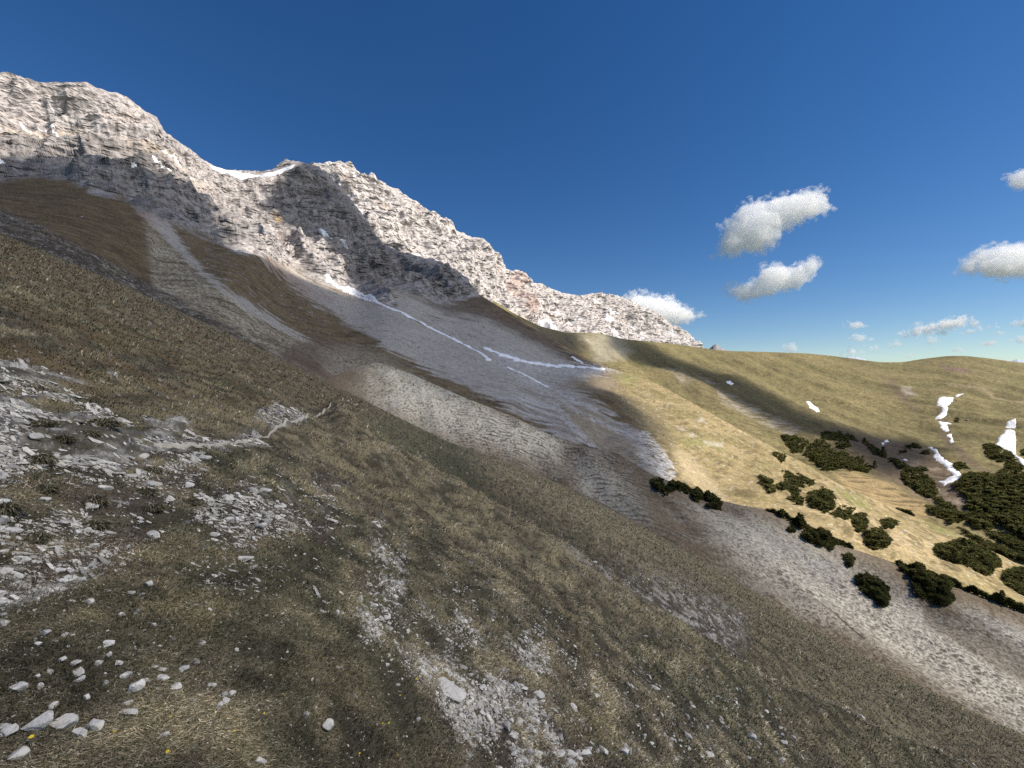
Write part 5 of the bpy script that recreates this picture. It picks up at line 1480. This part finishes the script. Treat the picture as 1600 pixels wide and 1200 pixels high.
for i, (a_, b_, wp, hp, lab) in enumerate(TUS):
    wp, hp = wp * 0.85, hp * (0.48 + 0.2 * ((i * 7) % 5) / 4)
    r = np.random.default_rng(900 + i)
    b0 = A.at(np.array([a_]), np.array([b_ + hp * 0.25]))[0]
    s = b0[1] / F
    n = 480
    an = r.uniform(0, 2 * math.pi, n)
    rr_ = np.sqrt(r.random(n)) * wp * s * 0.30
    rt = np.stack([np.cos(an) * rr_, np.sin(an) * rr_ * 0.8, 0.25 * hp * s * (1 - (rr_ / (wp * s * 0.30)) ** 2) - 0.15 * np.cos(an) * rr_], 1)
    ln = np.stack([np.cos(an) * 0.8 + 0.35, np.sin(an) * 0.8 - 0.35, -0.75 + 0 * an], 1) + r.normal(0, 0.4, (n, 3))
    lng = hp * s * r.uniform(0.5, 0.95, n)
    wid = np.full(n, 0.0022 * b0[1] + 0.002) * r.uniform(0.7, 1.3, n)
    gcol = pal_[np.digitize(r.random(n), [0.10, 0.38, 0.66, 0.90])] * r.uniform(0.8, 1.4, (n, 1))
    V_, Q_, T_, C_ = blades(rt, lng, wid, ln, gcol, r)
    o = add('grass_tussock', mesh_np('grass_tussock', V_, tris=T_, quads=Q_, colors=C_, smooth=False), mat_grass)
    o.location = b0
    tag(o, lab, 'grass tussock', 'tussocks on the left outcrop')

# yellow flowers
mat_pet = surface_mat('yellow_petals', [(60.0, 2, 0.85, 1.15)], (), 0.6, attr=False, base=(0.78, 0.58, 0.03))
mat_heart = surface_mat('flower_heart', [(90.0, 2, 0.8, 1.2)], (), 0.7, attr=False, base=(0.65, 0.40, 0.02))
mat_stem = surface_mat('flower_stem', [(30.0, 2, 0.8, 1.2)], (), 0.8, attr=False, base=(0.10, 0.13, 0.04))
pv, pf = [], []
for k in range(9):
    a0 = k * 2 * math.pi / 9
    base_i = len(pv)
    for rr_, w_, z_ in ((0.15, 0.10, 0.0), (0.62, 0.21, 0.12), (1.0, 0.06, 0.05)):
        for sgn in (-1, 1):
            pv.append((math.cos(a0) * rr_ - math.sin(a0) * w_ * sgn, math.sin(a0) * rr_ + math.cos(a0) * w_ * sgn, z_))
    for j in (0, 2):
        pf.append((base_i + j, base_i + j + 1, base_i + j + 3, base_i + j + 2))
ME_PET = mesh_np('flower_petals', pv, quads=pf); ME_PET.materials.append(mat_pet)
ME_HEART = mesh_np('flower_heart', ICO1[0] * np.array([0.32, 0.32, 0.2]) + np.array([0, 0, 0.06]), tris=ICO1[1]); ME_HEART.materials.append(mat_heart)
a = np.arange(5) * 2 * math.pi / 5
sv = np.concatenate([np.stack([np.cos(a) * .07, np.sin(a) * .07, a * 0 - 2.4], 1), np.stack([np.cos(a) * .05 , np.sin(a) * .05, a * 0], 1)])
ME_STEM = mesh_np('flower_stem', sv, quads=[(i, (i + 1) % 5, 5 + (i + 1) % 5, 5 + i) for i in range(5)]); ME_STEM.materials.append(mat_stem)
FLW = [(49, 1180, 8.5, 'orange yellow flower between the big stones at bottom left'), (179, 1167, 7, 'yellow flower right of the grey angular stone'), (266, 1139, 6.5, 'yellow flower left of the dry grass hollow'), (367, 1159, 5.5, 'yellow flower in a brown bare spot of turf'),
       (317, 1066, 4, None), (349, 1045, 4.5, None), (413, 1127, 4.5, None), (442, 1101, 4, None), (478, 1032, 4, None), (505, 1044, 4.5, None), (172, 909, 5.5, 'pale yellow flower among the upper turf stones'),
       (598, 1146, 4.5, None), (608, 1144, 4.5, None), (651, 1076, 4, None), (625, 1099, 3.5, None), (737, 1164, 5, None), (562, 1190, 4, None), (622, 1195, 4, None), (262, 1198, 7, 'yellow flower cut by the bottom edge'), (165, 952, 4, None)]
for i, (a_, b_, px, lab) in enumerate(FLW):
    b0 = A.at(np.array([a_]), np.array([b_]))[0]
    s = px * b0[1] / F * 0.38
    root = bpy.data.objects.new('flower', None)
    root.location = (b0[0], b0[1], b0[2] + 0.035 + 0.3 * s)
    root.scale = (s, s, s)
    root.rotation_euler = (random.uniform(0.2, 0.7), random.uniform(-0.2, 0.3), random.uniform(0, 6))
    col.objects.link(root)
    tag(root, lab or 'small yellow flower dotting the lower turf', 'flower', 'yellow flowers in the turf')
    for nm, me in (('petal', ME_PET), ('heart', ME_HEART), ('stem', ME_STEM)):
        c_ = bpy.data.objects.new(nm, me)
        c_.parent = root
        col.objects.link(c_)

# the trail
PATH = [(240, 692), (290, 697), (330, 693), (370, 686), (410, 678), (445, 668), (470, 664), (488, 659), (505, 652), (520, 647), (535, 641), (548, 635), (560, 630)]
pp = np.array(PATH, float)
tt = np.linspace(0, len(pp) - 1, 240)
pu, pv_ = np.interp(tt, np.arange(len(pp)), pp[:, 0]), np.interp(tt, np.arange(len(pp)), pp[:, 1])
rows = []
mid = A.at(pu, pv_)
wn_ = fbm(mid, 1.2, 2, seed=301.0)
for k, off in enumerate(np.linspace(-1, 1, 7)):
    hw = (2.2 + 1.2 * wn_) * np.clip(tt / 6, 0.45, 1)
    q_ = A.at(pu, pv_ + off * hw)
    q_[:, 2] += 0.035 * (1 - off ** 2 * 1.6)
    rows.append(q_)
R_ = np.stack(rows, 1)
idx = np.arange(R_.shape[0] * 7).reshape(-1, 7)
q = np.stack([idx[:-1, :-1], idx[1:, :-1], idx[1:, 1:], idx[:-1, 1:]], -1).reshape(-1, 4)
pc = np.tile(np.array((0.44, 0.40, 0.335)), (R_.shape[0] * 7, 1)) * (1 + 0.3 * fbm(R_.reshape(-1, 3), 0.5, 3, seed=302.0))[:, None]
tag(add('path', mesh_np('path', R_.reshape(-1, 3), quads=q, colors=pc), mat_grav), kind='structure')

# ------------------------------------------------------------------ far peaks
mat_far = surface_mat('hazed_far_rock', [(0.01, 5, 0.8, 1.2)], [(0.01, 5, 0.5, 40)], 0.95, attr=False, base=(0.36, 0.40, 0.48))  # bluish base puts the haze of distance into the colour
mat_farg = surface_mat('near_crag_rock', [(0.1, 5, 0.7, 1.25)], [(0.08, 5, 0.6, 4)], 0.95, attr=False, base=(0.24, 0.24, 0.25))


def far_peak(line, d, bot, mat, label, name='far_mountain'):
    L_ = np.array(line, float)
    uu = np.arange(L_[0, 0], L_[-1, 0], 0.8)
    vt = np.interp(uu, L_[:, 0], L_[:, 1])
    rows = []
    for k, f_ in enumerate(np.linspace(0, 1, 10)):
        dd = d * (1 - 0.12 * f_)
        rows.append(ray(uu, vt + (bot - vt) * f_, np.full(len(uu), dd)))
    bk = rows[0].copy(); bk[:, 1] += d * 0.15; bk[:, 2] -= d * 0.05
    R_ = np.stack([bk] + rows, 1)
    pz = R_.reshape(-1, 3)
    R_ = (pz + np.array([0.3, -0.8, 0.3]) * (fbm(pz, d * 0.012, 4, 0.6, seed=401.0, ridged=True) * d * 0.002)[:, None]).reshape(R_.shape)
    m = R_.shape[1]
    idx = np.arange(R_.shape[0] * m).reshape(-1, m)
    q = np.stack([idx[:-1, :-1], idx[:-1, 1:], idx[1:, 1:], idx[1:, :-1]], -1).reshape(-1, 4)
    o = add(name, mesh_np(name, R_.reshape(-1, 3), quads=q), mat)
    tag(o, kind='structure')


far_peak([(1540, 575), (1560, 566), (1572, 562), (1580, 564), (1590, 561), (1600, 563), (1640, 560), (1720, 566), (1760, 580)], 16000, 600, mat_far, '')
far_peak([(1310, 570), (1325, 558), (1340, 557), (1350, 560), (1365, 572)], 5200, 600, mat_far, '')
far_peak([(1106, 560), (1112, 543), (1115, 539), (1119, 537), (1123, 541), (1130, 544), (1138, 548), (1150, 560)], 1500, 590, mat_farg, '')

# ------------------------------------------------------------------ clouds
t = NT('cloud')
vs_ = t.n('ShaderNodeVolumeScatter')
vs_.inputs['Color'].default_value = (1, 1, 1, 1)
vs_.inputs['Density'].default_value = 0.010
vs_.inputs['Anisotropy'].default_value = -0.15
t.l(vs_.outputs[0], t.out.inputs['Volume'])
mat_cloud = t.m
t = NT('cloud_veil')
vs_ = t.n('ShaderNodeVolumeScatter')
vs_.inputs['Color'].default_value = (1, 1, 1, 1)
vs_.inputs['Anisotropy'].default_value = -0.15
geo_ = t.n('ShaderNodeNewGeometry')
nz_ = t.n('ShaderNodeTexNoise')
nz_.inputs['Scale'].default_value = 0.022
nz_.inputs['Detail'].default_value = 4
mr_ = t.n('ShaderNodeMapRange')
mr_.inputs['From Min'].default_value = 0.46
mr_.inputs['From Max'].default_value = 0.66
mr_.inputs['To Min'].default_value = 0.0
mr_.inputs['To Max'].default_value = 0.012
t.l(geo_.outputs['Position'], nz_.inputs['Vector'])
t.l(nz_.outputs['Fac'], mr_.inputs['Value'])
t.l(mr_.outputs[0], vs_.inputs['Density'])
t.l(vs_.outputs[0], t.out.inputs['Volume'])
mat_veil = t.m


def cloud(poly, d, label, seed, n=None, thick=1.0):
    r = np.random.default_rng(seed)
    ar = area(poly)
    n = n or int(np.clip(ar / 22, 26, 150))
    q_ = in_poly_samples(poly, n, r)
    nw = int(n * 0.8)
    P2 = np.array(poly, float)
    ei = r.integers(0, len(P2), nw)
    ef = r.random(nw)[:, None]
    qe = P2[ei] * (1 - ef) + P2[(ei + 1) % len(P2)] * ef + r.normal(0, 1.8, (nw, 2))
    q_ = np.concatenate([q_, qe])
    e = np.concatenate([sdf_poly(q_[:n, 0], q_[:n, 1], poly), np.zeros(nw)])
    rad = np.clip(e * r.uniform(0.55, 1.0, n + nw), 1.0, 15) + 0.4
    rad[n:] = r.uniform(0.9, 3.2, nw) * min(1.0, ar / 900 + 0.45)
    n = n + nw
    cd = d + r.uniform(-1, 1, n) * np.clip(e, 1, 40) / F * d * thick * 0.55
    ctr = ray(q_[:, 0], q_[:, 1], cd)
    rw = rad / F * d
    V_ = (ICO2[0][None] * rw[:, None, None] * np.array([1.15, 1.1, 0.85]) + ctr[:, None]).reshape(-1, 3)
    T_ = (ICO2[1][None] + (np.arange(n) * len(ICO2[0]))[:, None, None]).reshape(-1, 3)
    me = mesh_np('cloud', V_, tris=T_)
    o = bpy.data.objects.new('tmp_cloud', me)
    col.objects.link(o)
    md_ = o.modifiers.new('r', 'REMESH')
    md_.mode = 'VOXEL'
    md_.voxel_size = 1.15 / F * d * (1.0 if ar < 3000 else 1.25)
    dg = bpy.context.evaluated_depsgraph_get()
    ev = o.evaluated_get(dg)
    m2_ = bpy.data.meshes.new_from_object(ev)
    bpy.data.objects.remove(o)
    nv_ = len(m2_.vertices)
    co = np.empty(nv_ * 3, np.float32); m2_.vertices.foreach_get('co', co); co = co.reshape(-1, 3)
    nr = np.empty(nv_ * 3, np.float32); m2_.vertices.foreach_get('normal', nr); nr = nr.reshape(-1, 3)
    px = d / F
    dsp = fbm(co, 11 * px, 4, 0.6, seed=seed * 1.7) * 5.5 * px + fbm(co, 3.0 * px, 2, 0.6, seed=seed * 2.1) * 1.6 * px
    co = co + nr * dsp[:, None]
    m2_.vertices.foreach_set('co', co.ravel())
    m2_.materials.clear()
    m2_.materials.append(mat_cloud)
    o = bpy.data.objects.new('cloud', m2_)
    col.objects.link(o)
    tag(o, label, 'cloud', 'fair weather clouds')
    if ar > 800:
        m3_ = m2_.copy()
        vo_ = co + nr * (2.2 * px + 6.0 * px * fbm(co, 14 * px, 3, 0.6, seed=seed * 0.7))[:, None]
        m3_.vertices.foreach_set('co', vo_.ravel())
        m3_.materials.clear()
        m3_.materials.append(mat_veil)
        ov = bpy.data.objects.new('veil', m3_)
        ov.parent = o
        col.objects.link(ov)


CL = [([(1113, 402), (1120, 388), (1132, 360), (1122, 356), (1138, 342), (1160, 318), (1185, 312), (1210, 305), (1235, 300), (1262, 297), (1287, 294), (1294, 306), (1291, 322), (1306, 326), (1280, 338), (1258, 348), (1240, 357), (1222, 366), (1204, 388), (1190, 397), (1160, 395), (1142, 405)], 3000, 'largest white cloud, slanting in the open blue sky'),
      ([(1125, 450), (1150, 444), (1180, 440), (1192, 418), (1213, 408), (1226, 416), (1245, 416), (1268, 402), (1278, 405), (1275, 430), (1262, 436), (1246, 456), (1225, 452), (1200, 464), (1165, 472), (1142, 464)], 3200, 'ragged white cloud directly below the largest one'),
      ([(965, 470), (985, 459), (1000, 455), (1012, 461), (1030, 464), (1045, 462), (1060, 474), (1075, 484), (1098, 490), (1085, 500), (1060, 508), (1020, 514), (970, 505)], 4200, 'bright puffy cloud rising behind the rocky ridge'),
      ([(1574, 277), (1590, 267), (1630, 262), (1630, 297), (1592, 294)], 3000, 'small cloud cut by the right edge high in the sky'),
      ([(1492, 430), (1508, 405), (1530, 390), (1555, 381), (1580, 380), (1640, 374), (1640, 432), (1585, 436), (1548, 438), (1530, 424)], 3000, 'wide white cloud reaching past the right edge'),
      ([(1397, 521), (1425, 511), (1455, 505), (1490, 495), (1510, 497), (1527, 503), (1490, 514), (1440, 523)], 5000, 'long flat cloud above the right hill'),
      ([(1317, 512), (1325, 503), (1335, 500), (1354, 507), (1350, 514)], 5000, 'upper small cloud of the stack of three'),
      ([(1319, 531), (1335, 521), (1350, 524), (1366, 529), (1340, 535)], 5000, 'middle small cloud of the stack of three'),
      ([(1310, 552), (1330, 543), (1352, 541), (1370, 539), (1374, 546), (1350, 552), (1318, 556)], 5000, 'lowest cloud of the stack of three, close to the hill'),
      ([(1389, 539), (1400, 533), (1412, 537), (1400, 542)], 5200, 'tiny cloud right of the stack of three'),
      ([(1439, 534), (1455, 528), (1473, 532), (1455, 538)], 5200, 'little oval cloud below the long flat one'),
      ([(1221, 545), (1234, 537), (1247, 541), (1242, 550), (1226, 549)], 5200, 'little cloud touching the hill crest near the ridge end'),
      ([(1500, 519), (1530, 509), (1560, 507), (1545, 516), (1515, 521)], 5200, 'faint streaky cloud right of the long flat one'),
      ([(1573, 508), (1590, 499), (1630, 490), (1630, 513)], 5000, 'white cloud at the right edge above the far peaks'),
      ([(1549, 522), (1560, 518), (1570, 520), (1560, 524)], 5400, 'very small cloud left of the right edge clouds'),
      ([(1580, 534), (1598, 525), (1630, 528), (1630, 540)], 5400, 'lowest cloud at the right edge above the far peaks'),
      ([(1488, 548), (1496, 541), (1506, 549)], 5400, 'tiny round cloud just above the right hill crest'),
      ([(1408, 558), (1420, 553), (1431, 558), (1418, 561)], 5400, 'tiny cloud in the dip of the hill crest'),
      ([(1524, 541), (1542, 532), (1562, 535), (1545, 541)], 5400, 'thin cloud wisp under the streaky one')]
for i, (pl, d, lab) in enumerate(CL):
    cloud(pl, d, lab, 600 + i)
